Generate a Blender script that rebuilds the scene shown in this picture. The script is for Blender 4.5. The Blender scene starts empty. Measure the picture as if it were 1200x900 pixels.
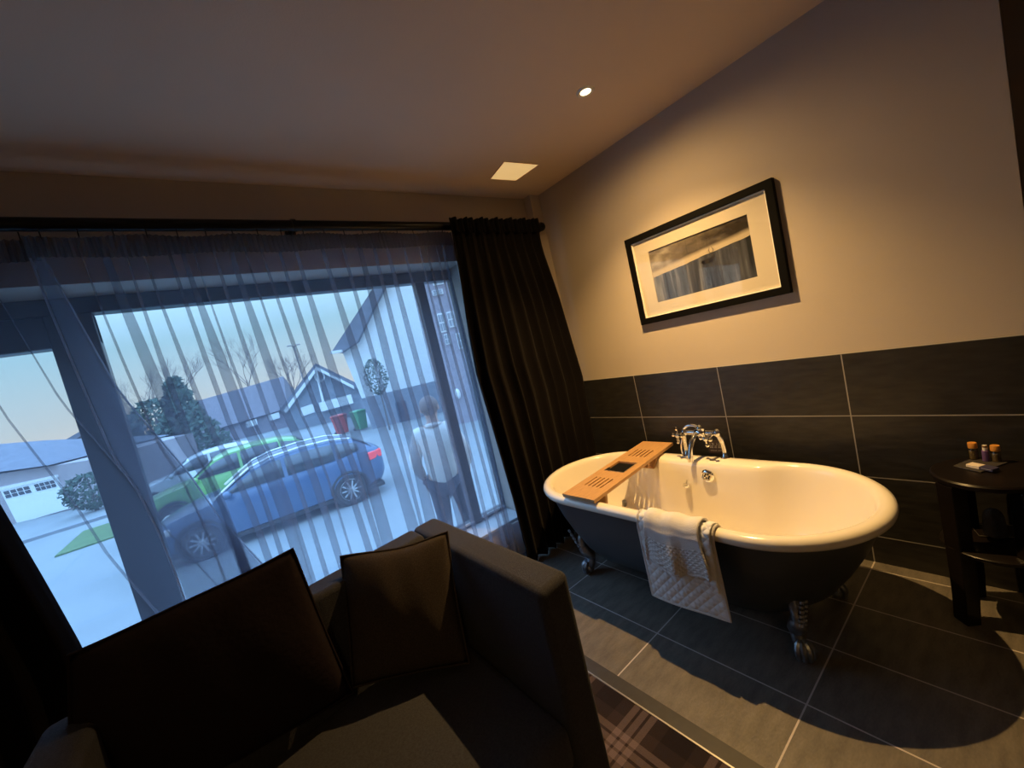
import bpy, bmesh, math, random
from math import sin, cos, pi, radians, sqrt, atan2, floor
from mathutils import Vector, Matrix, noise

random.seed(7)
SC = bpy.context.scene
COL = SC.collection

# ------------------------------------------------------------------ camera
FPX = 474.37                                     # focal length in pixels of a 1200 px wide frame
ROWS = ((0.76899, -0.59741, -0.22749), (-0.23191, 0.07092, -0.97015), (0.59571, 0.79879, -0.08401))
CAM = Vector((-2.436, -0.604, 1.4627))
RX, RY, RZ = [Vector(r).normalized() for r in ROWS]   # image right, image down, view direction
cd = bpy.data.cameras.new('camera')
cam = bpy.data.objects.new('camera', cd)
COL.objects.link(cam)
m = Matrix((RX, -RY, -RZ)).transposed().to_4x4()
m.translation = CAM
cam.matrix_world = m
cd.sensor_fit = 'HORIZONTAL'
cd.sensor_width = 36.0
cd.lens = FPX * 36.0 / 1200.0
cd.clip_start = 0.02
cd.clip_end = 500
SC.camera = cam

# ------------------------------------------------------------------ view, world, lights
SC.view_settings.view_transform = 'Standard'
SC.view_settings.look = 'None'
SC.view_settings.exposure = 0.0
SC.view_settings.gamma = 1.0
SC.view_settings.use_curve_mapping = False

HORIZON = (1.05, 1.04, 0.97, 1)
LOWSKY = (0.62, 1.06, 1.34, 1)
HIGHSKY = (2.2, 4.2, 7.4, 1)
SKY_STRENGTH = 1.0
W = bpy.data.worlds.new('world')
SC.world = W
W.use_nodes = True
nt = W.node_tree
nt.nodes.clear()
o = nt.nodes.new('ShaderNodeOutputWorld')
bg = nt.nodes.new('ShaderNodeBackground')
tc = nt.nodes.new('ShaderNodeTexCoord')
sp = nt.nodes.new('ShaderNodeSeparateXYZ')
cr = nt.nodes.new('ShaderNodeValToRGB')
e = cr.color_ramp.elements
e[0].position = 0.0
e[0].color = HORIZON
e[1].position = 1.0
e[1].color = HIGHSKY
k = cr.color_ramp.elements.new(0.16)
k.color = LOWSKY
k = cr.color_ramp.elements.new(0.36)
k.color = (1.3, 2.3, 3.6, 1)
k = cr.color_ramp.elements.new(0.05)
k.color = (0.86, 1.02, 1.08, 1)
nt.links.new(tc.outputs['Generated'], sp.inputs[0])
nt.links.new(sp.outputs['Z'], cr.inputs[0])
nt.links.new(cr.outputs[0], bg.inputs[0])
bg.inputs[1].default_value = SKY_STRENGTH
nt.links.new(bg.outputs[0], o.inputs[0])

WARM = (1.0, 0.60, 0.205)
SPOT_POWER = 225.0
SPILL_POWER = 52.0
FILL_POWER = 46.0


def spot(name, loc, power, size, blend, radius=0.02):
    ld = bpy.data.lights.new(name, 'SPOT')
    ld.energy = power
    ld.color = WARM
    ld.spot_size = radians(size)
    ld.spot_blend = blend
    ld.shadow_soft_size = radius
    lo = bpy.data.objects.new(name, ld)
    COL.objects.link(lo)
    lo.location = loc
    return lo


H = 2.604
LX, LY = -0.648, 0.662
spot('downlight_and_fill_lamp', (LX, LY, H - 0.012), SPOT_POWER, 112, 1.0, 0.012)      # the beam
spot('downlight_and_fill_lamp', (LX, LY, H - 0.012), SPILL_POWER, 170, 1.0, 0.012)     # its wide spill
for lx, ly in ((-3.1, -1.8), (-3.9, -3.0)):      # unseen fill lamps added behind the camera for warm ambient light
    spot('downlight_and_fill_lamp', (lx, ly, H - 0.012), FILL_POWER, 160, 1.0, 0.15)

# ------------------------------------------------------------------ helpers


def ray(px, py):
    return (RX * ((px - 600) / FPX) + RY * ((py - 450) / FPX) + RZ)


def at_plane(px, py, p0, n):
    v = ray(px, py)
    p0 = Vector(p0)
    n = Vector(n)
    return CAM + v * ((p0 - CAM).dot(n) / v.dot(n))


def at_z(px, py, z):
    return at_plane(px, py, (0, 0, z), (0, 0, 1))


def at_y(px, py, y):
    return at_plane(px, py, (0, y, 0), (0, 1, 0))


MATS = {}


def mat(name, col, rough=0.5, metal=0.0, var=0.0, vscale=8.0, bump=0.0, bscale=60.0, spec=0.5, stretch=None,
        sheen=0.0, coat=0.0, emit=None, estr=1.0, detail=4.0):
    if name in MATS:
        return MATS[name]
    mt = bpy.data.materials.new(name)
    mt.use_nodes = True
    n = mt.node_tree
    b = n.nodes['Principled BSDF']
    c = tuple(col) + (1,) if len(col) == 3 else col
    b.inputs['Base Color'].default_value = c
    b.inputs['Roughness'].default_value = rough
    b.inputs['Metallic'].default_value = metal
    b.inputs['Specular IOR Level'].default_value = spec
    if sheen:
        b.inputs['Sheen Weight'].default_value = sheen
        b.inputs['Sheen Roughness'].default_value = 0.4
    if coat:
        b.inputs['Coat Weight'].default_value = coat
        b.inputs['Coat Roughness'].default_value = 0.05
    if emit:
        b.inputs['Emission Color'].default_value = tuple(emit) + (1,)
        b.inputs['Emission Strength'].default_value = estr
    tcn = n.nodes.new('ShaderNodeTexCoord')
    src = tcn.outputs['Object']
    if stretch:
        mp = n.nodes.new('ShaderNodeMapping')
        mp.inputs['Scale'].default_value = stretch
        n.links.new(src, mp.inputs[0])
        src = mp.outputs[0]
    if var:
        nz = n.nodes.new('ShaderNodeTexNoise')
        nz.inputs['Scale'].default_value = vscale
        nz.inputs['Detail'].default_value = detail
        n.links.new(src, nz.inputs['Vector'])
        r = n.nodes.new('ShaderNodeValToRGB')
        r.color_ramp.elements[0].position = 0.3
        r.color_ramp.elements[1].position = 0.7
        r.color_ramp.elements[0].color = tuple(x * (1 - var) for x in c[:3]) + (1,)
        r.color_ramp.elements[1].color = tuple(min(1, x * (1 + var)) for x in c[:3]) + (1,)
        n.links.new(nz.outputs['Fac'], r.inputs[0])
        n.links.new(r.outputs[0], b.inputs['Base Color'])
    if bump:
        nz = n.nodes.new('ShaderNodeTexNoise')
        nz.inputs['Scale'].default_value = bscale
        nz.inputs['Detail'].default_value = 3
        n.links.new(src, nz.inputs['Vector'])
        bp = n.nodes.new('ShaderNodeBump')
        bp.inputs['Strength'].default_value = bump
        bp.inputs['Distance'].default_value = 0.01
        n.links.new(nz.outputs['Fac'], bp.inputs['Height'])
        n.links.new(bp.outputs[0], b.inputs['Normal'])
    MATS[name] = mt
    return mt


class NG:
    """small helper to write math node chains"""

    def __init__(s, mt):
        s.n = mt.node_tree
        s.b = s.n.nodes['Principled BSDF']

    def m(s, op, a, b=None, c=None):
        nd = s.n.nodes.new('ShaderNodeMath')
        nd.operation = op
        for i, v in enumerate((a, b, c)):
            if v is None:
                continue
            if isinstance(v, (int, float)):
                nd.inputs[i].default_value = v
            else:
                s.n.links.new(v, nd.inputs[i])
        return nd.outputs[0]

    def pos(s):
        g = s.n.nodes.new('ShaderNodeNewGeometry')
        x = s.n.nodes.new('ShaderNodeSeparateXYZ')
        s.n.links.new(g.outputs['Position'], x.inputs[0])
        return x.outputs, g.outputs['Position']

    def noise(s, vec, scale, detail=4, stretch=None):
        if stretch:
            mp = s.n.nodes.new('ShaderNodeMapping')
            mp.inputs['Scale'].default_value = stretch
            s.n.links.new(vec, mp.inputs[0])
            vec = mp.outputs[0]
        z = s.n.nodes.new('ShaderNodeTexNoise')
        z.inputs['Scale'].default_value = scale
        z.inputs['Detail'].default_value = detail
        s.n.links.new(vec, z.inputs['Vector'])
        return z.outputs['Fac']

    def ramp(s, f, *stops):
        r = s.n.nodes.new('ShaderNodeValToRGB')
        el = r.color_ramp.elements
        while len(el) < len(stops):
            el.new(0.5)
        for q, (p, c) in zip(el, stops):
            q.position = p
            q.color = tuple(c) + (1,)
        s.n.links.new(f, r.inputs[0])
        return r.outputs[0]

    def mix(s, f, a, b):
        x = s.n.nodes.new('ShaderNodeMix')
        x.data_type = 'RGBA'
        if isinstance(f, (int, float)):
            x.inputs[0].default_value = f
        else:
            s.n.links.new(f, x.inputs[0])
        for i, v in ((6, a), (7, b)):
            if isinstance(v, tuple):
                x.inputs[i].default_value = v + (1,)
            else:
                s.n.links.new(v, x.inputs[i])
        return x.outputs[2]

    def bump(s, h, st, d=0.01):
        bp = s.n.nodes.new('ShaderNodeBump')
        bp.inputs['Strength'].default_value = st
        bp.inputs['Distance'].default_value = d
        s.n.links.new(h, bp.inputs['Height'])
        s.n.links.new(bp.outputs[0], s.b.inputs['Normal'])

    def line(s, v, period, off, half):
        """1 where v is within half of off + k*period"""
        f = s.m('DIVIDE', s.m('SUBTRACT', v, off), period)
        d = s.m('ABSOLUTE', s.m('SUBTRACT', f, s.m('ROUND', f)))
        return s.m('LESS_THAN', s.m('MULTIPLY', d, period), half)


# ---- mesh building: everything goes into a bmesh, then obj() links it


def nb():
    return bmesh.new()


def obj(name, bm, material, parent=None, smooth=True, loc=None, auto=40, bevel=0.0, segs=2, subsurf=0, solid=0.0):
    me = bpy.data.meshes.new(name)
    bmesh.ops.recalc_face_normals(bm, faces=bm.faces)
    bm.to_mesh(me)
    bm.free()
    for p in me.polygons:
        p.use_smooth = smooth
    if smooth and auto < 180:
        me.set_sharp_from_angle(angle=radians(auto))
    mats = material if isinstance(material, (list, tuple)) else [material]
    for mm in mats:
        me.materials.append(mm)
    ob = bpy.data.objects.new(name, me)
    COL.objects.link(ob)
    if loc is not None:
        ob.location = loc
    if parent is not None:
        ob.parent = parent
    if solid:
        md = ob.modifiers.new('thickness', 'SOLIDIFY')
        md.thickness = abs(solid)
        md.offset = 0 if solid > 0 else -1
    if subsurf:
        md = ob.modifiers.new('smooth', 'SUBSURF')
        md.levels = subsurf
        md.render_levels = subsurf
    if bevel:
        md = ob.modifiers.new('bevel', 'BEVEL')
        md.width = bevel
        md.segments = segs
        md.limit_method = 'ANGLE'
        md.angle_limit = radians(35)
    return ob


def tag(o, label, cat, group=None, kind=None):
    o['label'] = label
    o['category'] = cat
    if group:
        o['group'] = group
    if kind:
        o['kind'] = kind
    return o


def thing(name, label, cat, loc=(0, 0, 0), rz=0.0, group=None):
    o = bpy.data.objects.new(name, None)
    COL.objects.link(o)
    o.location = loc
    o.rotation_euler = (0, 0, rz)
    o.empty_display_size = 0.05
    return tag(o, label, cat, group)


def struct(name, bm, mt, parent=None, **k):
    o = obj(name, bm, mt, parent, **k)
    if parent is None:
        o['kind'] = 'structure'
    return o


def box(bm, x0, x1, y0, y1, z0, z1, M4=None):
    vs = [bm.verts.new((x, y, z)) for x in (x0, x1) for y in (y0, y1) for z in (z0, z1)]
    for f in ((0, 1, 3, 2), (4, 6, 7, 5), (0, 4, 5, 1), (2, 3, 7, 6), (0, 2, 6, 4), (1, 5, 7, 3)):
        bm.faces.new([vs[i] for i in f])
    if M4 is not None:
        for v in vs:
            v.co = M4 @ v.co
    return vs


def prism(bm, poly, d):
    """closed polygon (3D points) extruded by vector d"""
    d = Vector(d)
    a = [bm.verts.new(Vector(p)) for p in poly]
    b = [bm.verts.new(Vector(p) + d) for p in poly]
    bm.faces.new(a)
    bm.faces.new(b[::-1])
    n = len(a)
    for i in range(n):
        bm.faces.new((a[i], b[i], b[(i + 1) % n], a[(i + 1) % n]))


def rings(bm, secs, closed=True, caps=True):
    rs = [[bm.verts.new(Vector(p)) for p in s] for s in secs]
    n = len(rs[0])
    for a, b in zip(rs, rs[1:]):
        for i in range(n if closed else n - 1):
            j = (i + 1) % n
            bm.faces.new((a[i], a[j], b[j], b[i]))
    if caps and closed:
        bm.faces.new(rs[0][::-1])
        bm.faces.new(rs[-1])
    return rs


def lathe(bm, prof, loc=(0, 0, 0), n=24, axis='z', caps=True):
    loc = Vector(loc)
    secs = []
    for r, z in prof:
        s = []
        for i in range(n):
            a = 2 * pi * i / n
            p = (r * cos(a), r * sin(a), z)
            if axis == 'x':
                p = (p[2], p[0], p[1])
            if axis == 'y':
                p = (p[0], p[2], p[1])
            s.append(loc + Vector(p))
        secs.append(s)
    rings(bm, secs, True, caps)


def frames(pts):
    pts = [Vector(p) for p in pts]
    T = []
    for i in range(len(pts)):
        a = pts[max(0, i - 1)]
        b = pts[min(len(pts) - 1, i + 1)]
        T.append((b - a).normalized())
    u = T[0].orthogonal().normalized()
    out = []
    for i, t in enumerate(T):
        u = (u - t * u.dot(t))
        if u.length < 1e-6:
            u = t.orthogonal()
        u.normalize()
        out.append((pts[i], u, t.cross(u)))
    return out


def tube(bm, pts, r, n=10, caps=True):
    rs = r if isinstance(r, (list, tuple)) else [r] * len(pts)
    secs = []
    for (p, u, v), q in zip(frames(pts), rs):
        secs.append([p + (u * cos(2 * pi * i / n) + v * sin(2 * pi * i / n)) * q for i in range(n)])
    rings(bm, secs, True, caps)


def ball(bm, c, r, n=12, s=(1, 1, 1)):
    c = Vector(c)
    secs = []
    m_ = n // 2
    for j in range(m_ + 1):
        a = -pi / 2 + pi * j / m_
        rr = max(cos(a), 0.02)
        secs.append([c + Vector((r * s[0] * rr * cos(2 * pi * i / n), r * s[1] * rr * sin(2 * pi * i / n), r * s[2] * sin(a)))
                     for i in range(n)])
    rings(bm, secs)


def smooth_path(pts, k=6):
    pts = [Vector(p) for p in pts]
    out = []
    P = [pts[0]] + pts + [pts[-1]]
    for i in range(1, len(P) - 2):
        for j in range(k):
            t = j / k
            a, b, c, d = P[i - 1], P[i], P[i + 1], P[i + 2]
            out.append(0.5 * ((2 * b) + (c - a) * t + (2 * a - 5 * b + 4 * c - d) * t * t + (3 * b - a - 3 * c + d) * t ** 3))
    out.append(pts[-1])
    return out


def lerp(a, b, t):
    return a + (b - a) * t


def sstep(a, b, x):
    t = max(0.0, min(1.0, (x - a) / (b - a)))
    return t * t * (3 - 2 * t)


def interp(tab, x):
    if x <= tab[0][0]:
        return tab[0][1]
    for (a, u), (b, v) in zip(tab, tab[1:]):
        if x <= b:
            return u + (v - u) * (x - a) / (b - a)
    return tab[-1][1]


# ------------------------------------------------------------------ materials
TW, GS, GD = 0.6, 0.085, 0.318
plaster = mat('taupe wall paint', (0.48, 0.42, 0.37), 0.75, bump=0.12, bscale=220, var=0.02, vscale=3)
ceil_m = mat('ceiling paint', (0.68, 0.53, 0.40), 0.8, bump=0.06, bscale=160, var=0.02, vscale=2)
white_paint = mat('cream gloss paint', (0.72, 0.69, 0.62), 0.4)
frame_dark = mat('dark grey window frame', (0.045, 0.05, 0.06), 0.35)
sill_m = mat('pale sill', (0.55, 0.58, 0.62), 0.35, var=0.04)

tile_floor = mat('slate floor tile', (0.1, 0.1, 0.1), 0.42)
g = NG(tile_floor)
(X, Y, Z), P = g.pos()
gl = g.m('MAXIMUM', g.line(Y, TW, 0.0, 0.0028), g.line(X, GD, -GS, 0.0028))
nf = g.noise(P, 9, 8, (1.0, 3.2, 1.0))
nf2 = g.noise(P, 70, 4, (1.0, 2.5, 1.0))
tilec = g.ramp(g.m('ADD', g.m('MULTIPLY', nf, 0.7), g.m('MULTIPLY', nf2, 0.3)), (0.35, (0.088, 0.078, 0.066)), (0.65, (0.155, 0.136, 0.114)))
g.n.links.new(g.mix(gl, tilec, (0.50, 0.45, 0.42)), g.b.inputs['Base Color'])
g.bump(g.m('SUBTRACT', g.m('ADD', g.m('MULTIPLY', nf, 0.6), g.m('MULTIPLY', nf2, 0.4)), gl), 0.35, 0.006)

tile_wall = mat('slate wall tile', (0.03, 0.03, 0.03), 0.4)
ZB, ZR = 0.143, 0.3115
g = NG(tile_wall)
(X, Y, Z), P = g.pos()
gl = g.m('MAXIMUM', g.line(Y, TW, 0.0, 0.0025), g.line(Z, ZR, ZB, 0.0025))
nf = g.noise(P, 10, 8, (1.0, 1.0, 4.0))
tilec = g.ramp(nf, (0.3, (0.014, 0.0132, 0.0125)), (0.7, (0.029, 0.0272, 0.0255)))
g.n.links.new(g.mix(gl, tilec, (0.30, 0.29, 0.28)), g.b.inputs['Base Color'])
g.bump(g.m('SUBTRACT', nf, gl), 0.3, 0.006)

carpet = mat('tartan carpet', (0.1, 0.08, 0.07), 0.95, spec=0.1)
g = NG(carpet)
(X, Y, Z), P = g.pos()
XR = g.m('ADD', X, 1.41)


def band(v, per, off, half):
    return g.line(v, per, off, half)


by = g.m('MAXIMUM', g.m('MAXIMUM', band(Y, 0.30, 0.075, 0.013), band(Y, 0.30, 0.112, 0.013)), band(Y, 0.30, 0.149, 0.013))
bx = g.m('MAXIMUM', g.m('MAXIMUM', band(XR, 0.30, -0.135, 0.013), band(XR, 0.30, -0.172, 0.013)), band(XR, 0.30, -0.209, 0.013))
dy = band(Y, 0.30, 0.262, 0.05)
dx = band(XR, 0.30, -0.02, 0.05)
dark = g.m('MULTIPLY', g.m('ADD', dy, dx), 0.5)
base = g.mix(dark, (0.042, 0.028, 0.027), (0.017, 0.012, 0.0125))
c1 = g.mix(g.m('MULTIPLY', g.m('ADD', by, bx), 0.5), base, (0.20, 0.145, 0.14))
wv = g.noise(P, 420, 2)
c2 = g.mix(g.m('MULTIPLY', wv, 0.5), c1, (0.02, 0.016, 0.016))
g.n.links.new(c2, g.b.inputs['Base Color'])
g.bump(wv, 0.6, 0.004)

strip_m = mat('threshold strip', (0.026, 0.023, 0.021), 0.5, var=0.15, vscale=30)
steel_m = mat('brushed metal', (0.55, 0.53, 0.50), 0.35, 1.0)
chrome = mat('chrome', (0.86, 0.86, 0.86), 0.08, 1.0)
enamel = mat('white enamel', (0.82, 0.77, 0.69), 0.16, coat=0.3)
tubpaint = mat('dark slate blue tub paint', (0.030, 0.038, 0.050), 0.45)
pewter = mat('dark pewter', (0.30, 0.32, 0.36), 0.35, 0.9, var=0.3, vscale=30)
bamboo = mat('bamboo', (0.50, 0.29, 0.13), 0.45, var=0.12, vscale=6, stretch=(3, 18, 18), bump=0.05, bscale=20)
bamboo_edge = mat('bamboo edge', (0.36, 0.20, 0.085), 0.5, var=0.12, vscale=6, stretch=(3, 18, 18))
blackglass = mat('black glass', (0.012, 0.012, 0.013), 0.06, spec=0.8)
black_frame = mat('black lacquered frame', (0.004, 0.004, 0.0045), 0.6, spec=0.06)
mount_m = mat('cream mount board', (0.58, 0.53, 0.46), 0.7)
bevel_m = mat('white mount bevel', (0.85, 0.83, 0.8), 0.6)
velvet = mat('black velvet curtain', (0.0075, 0.0062, 0.007), 0.9, spec=0.06, sheen=0.02, bump=0.1, bscale=300)
sofa_m = mat('charcoal wool sofa', (0.050, 0.051, 0.064), 0.95, spec=0.1, sheen=0.05, var=0.18, vscale=160, bump=0.35, bscale=420)
pillow_m = mat('brown grey weave cushion', (0.060, 0.049, 0.044), 0.9, spec=0.04, var=0.25, vscale=240, bump=0.3, bscale=500)
pillow2_m = mat('black velvet cushion', (0.024, 0.018, 0.021), 0.9, spec=0.02, sheen=0.0, bump=0.2, bscale=60)
pole_m = mat('black metal pole', (0.012, 0.013, 0.016), 0.3, 0.6)
darkwood = mat('dark stained wood', (0.007, 0.005, 0.005), 0.32, spec=0.25, var=0.3, vscale=5, stretch=(2, 2, 12))
terry = mat('white terry towel', (0.74, 0.72, 0.72), 0.95, spec=0.05, bump=0.8, bscale=350)
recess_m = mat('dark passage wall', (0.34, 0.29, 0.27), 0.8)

quilt = mat('quilted bath mat', (0.70, 0.71, 0.74), 0.95, spec=0.05)
g = NG(quilt)
tcn = g.n.nodes.new('ShaderNodeTexCoord')
sx = g.n.nodes.new('ShaderNodeSeparateXYZ')
g.n.links.new(tcn.outputs['UV'], sx.inputs[0])
a_ = g.m('ADD', sx.outputs[0], sx.outputs[1])
b_ = g.m('SUBTRACT', sx.outputs[0], sx.outputs[1])
hh = g.m('MULTIPLY', g.m('ABSOLUTE', g.m('SINE', g.m('MULTIPLY', a_, 75.0))), g.m('ABSOLUTE', g.m('SINE', g.m('MULTIPLY', b_, 75.0))))
g.bump(hh, 0.7, 0.006)
waffle = mat('waffle towel', (0.74, 0.72, 0.72), 0.95, spec=0.05)
g = NG(waffle)
tcn = g.n.nodes.new('ShaderNodeTexCoord')
sx = g.n.nodes.new('ShaderNodeSeparateXYZ')
g.n.links.new(tcn.outputs['UV'], sx.inputs[0])
a_ = g.m('ADD', sx.outputs[0], sx.outputs[1])
b_ = g.m('SUBTRACT', sx.outputs[0], sx.outputs[1])
hh = g.m('MAXIMUM', g.m('ABSOLUTE', g.m('SINE', g.m('MULTIPLY', a_, 150.0))), g.m('ABSOLUTE', g.m('SINE', g.m('MULTIPLY', b_, 150.0))))
low = g.m('LESS_THAN', sx.outputs[1], 0.115)
fz = g.noise(tcn.outputs['Object'], 330, 3)
g.bump(g.m('ADD', g.m('MULTIPLY', hh, low), g.m('MULTIPLY', fz, 0.5)), 0.9, 0.008)


def sheer_mat(name, alpha, col):
    mt = bpy.data.materials.new(name)
    mt.use_nodes = True
    n = mt.node_tree
    n.nodes.clear()
    out = n.nodes.new('ShaderNodeOutputMaterial')
    tr = n.nodes.new('ShaderNodeBsdfTransparent')
    tl = n.nodes.new('ShaderNodeBsdfTranslucent')
    df = n.nodes.new('ShaderNodeBsdfDiffuse')
    tl.inputs[0].default_value = col + (1,)
    df.inputs[0].default_value = col + (1,)
    m1 = n.nodes.new('ShaderNodeMixShader')
    m1.inputs[0].default_value = 0.25
    n.links.new(tl.outputs[0], m1.inputs[1])
    n.links.new(df.outputs[0], m1.inputs[2])
    m2 = n.nodes.new('ShaderNodeMixShader')
    m2.inputs[0].default_value = alpha
    n.links.new(tr.outputs[0], m2.inputs[1])
    n.links.new(m1.outputs[0], m2.inputs[2])
    n.links.new(m2.outputs[0], out.inputs[0])
    return mt


sheer_m = sheer_mat('grey voile', 0.36, (0.25, 0.26, 0.33))
tape_m = sheer_mat('gathered heading voile', 0.72, (0.16, 0.15, 0.16))


def glass_mat(name, refl, tint=(1, 1, 1)):
    mt = bpy.data.materials.new(name)
    mt.use_nodes = True
    n = mt.node_tree
    n.nodes.clear()
    out = n.nodes.new('ShaderNodeOutputMaterial')
    tr = n.nodes.new('ShaderNodeBsdfTransparent')
    tr.inputs[0].default_value = tint + (1,)
    gs = n.nodes.new('ShaderNodeBsdfGlossy')
    gs.inputs['Roughness'].default_value = 0.02
    m2 = n.nodes.new('ShaderNodeMixShader')
    m2.inputs[0].default_value = refl
    n.links.new(tr.outputs[0], m2.inputs[1])
    n.links.new(gs.outputs[0], m2.inputs[2])
    n.links.new(m2.outputs[0], out.inputs[0])
    return mt


pane_m = glass_mat('window glass', 0.04, (0.95, 0.97, 0.98))
jar_m = glass_mat('clear bottle glass', 0.12, (0.75, 0.72, 0.66))

# ------------------------------------------------------------------ room shell
YW = 1.82            # room side of the window wall
YF = 2.03            # window frame plane
LFT, BCK = -4.6, -3.7
bm = nb()
box(bm, -1.346, 0.15, BCK, 1.82, -0.12, 0.0)
struct('floor', bm, tile_floor, smooth=False)
bm = nb()
box(bm, LFT - 0.1, -1.41, BCK, 1.82, -0.12, 0.004)
struct('floor', bm, carpet, smooth=False)
bm = nb()
box(bm, -1.406, -1.346, BCK, 1.82, -0.12, 0.003)
struct('trim_1', bm, strip_m, smooth=False)
bm = nb()
box(bm, -1.412, -1.406, BCK, 1.82, -0.12, 0.007)
struct('trim_2', bm, steel_m, smooth=False)
bm = nb()
box(bm, LFT - 0.1, 0.9, BCK - 0.1, 2.09, H, H + 0.1)
struct('ceiling', bm, ceil_m, smooth=False)
# window wall with its opening
WX0, WX1, WZ0, WZ1 = -4.35, -0.80, 0.262, 2.145
bm = nb()
box(bm, LFT - 0.1, WX0, YW, 2.09, -1.0, H)
box(bm, WX1, 0.15, YW, 2.09, -1.0, H)
box(bm, WX0, WX1, YW, 2.09, WZ1, H)
box(bm, WX0, WX1, YW, 2.09, -1.0, WZ0 - 0.02)
struct('wall_front', bm, plaster, smooth=False)
bm = nb()
box(bm, -0.098, 0.0, 1.745, YW, 0.0, H)
struct('trim_3', bm, plaster, smooth=False)
bm = nb()
box(bm, 0.0, 0.15, -0.585, YW, 0, H)
wr = struct('wall_right', bm, plaster, smooth=False)
bm = nb()
box(bm, -0.109, -0.0111, 1.735, 1.745, 0, ZB + 3 * ZR)
box(bm, -0.109, -0.098, 1.745, 1.80, 0, ZB + 3 * ZR)
box(bm, -0.011, 0.0, -0.585, 1.745, 0, ZB + 3 * ZR)
obj('tile_cladding', bm, tile_wall, wr, smooth=False)
bm = nb()
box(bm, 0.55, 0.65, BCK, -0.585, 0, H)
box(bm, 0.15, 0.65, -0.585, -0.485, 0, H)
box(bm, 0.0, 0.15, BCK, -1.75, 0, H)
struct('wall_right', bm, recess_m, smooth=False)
bm = nb()
box(bm, 0.15, 0.55, BCK, -0.585, -0.12, 0.0)
struct('floor', bm, carpet, smooth=False)
bm = nb()
box(bm, LFT - 0.1, LFT, BCK, YW, 0, H)
struct('wall_left', bm, plaster, smooth=False)
bm = nb()
box(bm, LFT - 0.1, 0.65, BCK - 0.1, BCK, 0, H)
struct('wall_back', bm, plaster, smooth=False)

# window
win = bpy.data.objects.new('window_1', None)
COL.objects.link(win)
win['kind'] = 'structure'
win.location = (-2.5, YF, WZ0)


def wobj(name, bm, mt, **k):
    o = obj(name, bm, mt, win, **k)
    o.matrix_parent_inverse = Matrix.Translation(-win.location)
    return o


def fx(px, py):
    return at_y(px, py, YF).x


PL0, PL1 = fx(63, 409) - 0.005, fx(107, 366)
PR0, PR1 = fx(556, 612), fx(571, 608)
FT = at_y(320, 346.7, YF).z
FTL = at_y(30, 412.5, YF).z
FB = 0.285
bm = nb()
box(bm, WX0, WX1, YF, YF + 0.08, FT, WZ1)                 # head
box(bm, WX0, PL1 - 0.0, YF - 0.002, YF + 0.078, FTL, FT)  # sash head of the left light
box(bm, WX0, WX1, YF, YF + 0.08, WZ0 - 0.02, FB)          # bottom rail
box(bm, PL0, PL1, YF - 0.01, YF + 0.08, FB, FT)           # wide mullion
box(bm, PR0, PR1 - 0.04, YF - 0.005, YF + 0.05, FB, FT)           # right mullion
box(bm, WX0, WX0 + 0.07, YF, YF + 0.08, FB, FT)
box(bm, WX1 - 0.015, WX1, YF, YF + 0.05, FB, FT)
wobj('window_frame', bm, frame_dark, smooth=False, bevel=0.006)
bm = nb()
for a, b, t in ((PL1, PR0, FT), (PR1 - 0.04, WX1 - 0.015, FT)):
    box(bm, a, b, YF - 0.012, YF - 0.001, FB - 0.004, FB + 0.012)
wobj('bottom_bead', bm, sill_m, smooth=False, bevel=0.003)
for a, b, t in ((WX0 + 0.07, PL0, FTL), (PL1, PR0, FT), (PR1 - 0.04, WX1 - 0.015, FT)):
    bm = nb()
    box(bm, a - 0.01, b + 0.01, YF + 0.036, YF + 0.042, FB - 0.01, t + 0.01)
    wobj('pane', bm, pane_m, smooth=False)
bm = nb()
box(bm, WX0, WX1, YW - 0.015, YF, WZ0 - 0.02, WZ0)
wobj('sill', bm, sill_m, smooth=False, bevel=0.004)
bm = nb()
box(bm, -0.935, -0.865, YW - 0.03, YW, 0.0, WZ0 - 0.021)
struct('trim_4', bm, white_paint, smooth=False, bevel=0.003)
bm = nb()
box(bm, WX0, -0.945, YW - 0.014, YW, 0.0, 0.10)
struct('baseboard_front', bm, white_paint, smooth=False, bevel=0.003)

# ------------------------------------------------------------------ downlight and its reflection, added as a glowing patch
dl = thing('downlight', 'small round recessed ceiling spotlight glowing above the bathtub', 'light', (LX, LY, H))
bm = nb()
lathe(bm, [(0.026, -0.004), (0.040, -0.006), (0.045, -0.002), (0.045, 0.001), (0.026, 0.001), (0.026, -0.004)], n=32, caps=False)
obj('trim_ring', bm, mat('downlight ring', (0.75, 0.72, 0.68), 0.3, 0.4), dl)
bm = nb()
lathe(bm, [(0.001, -0.003), (0.027, -0.003), (0.027, 0.0), (0.001, 0.0)], n=24)
obj('lamp', bm, mat('glowing lamp', (1, 0.9, 0.7), 0.5, emit=(1.0, 0.80, 0.45), estr=9.0), dl)

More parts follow.
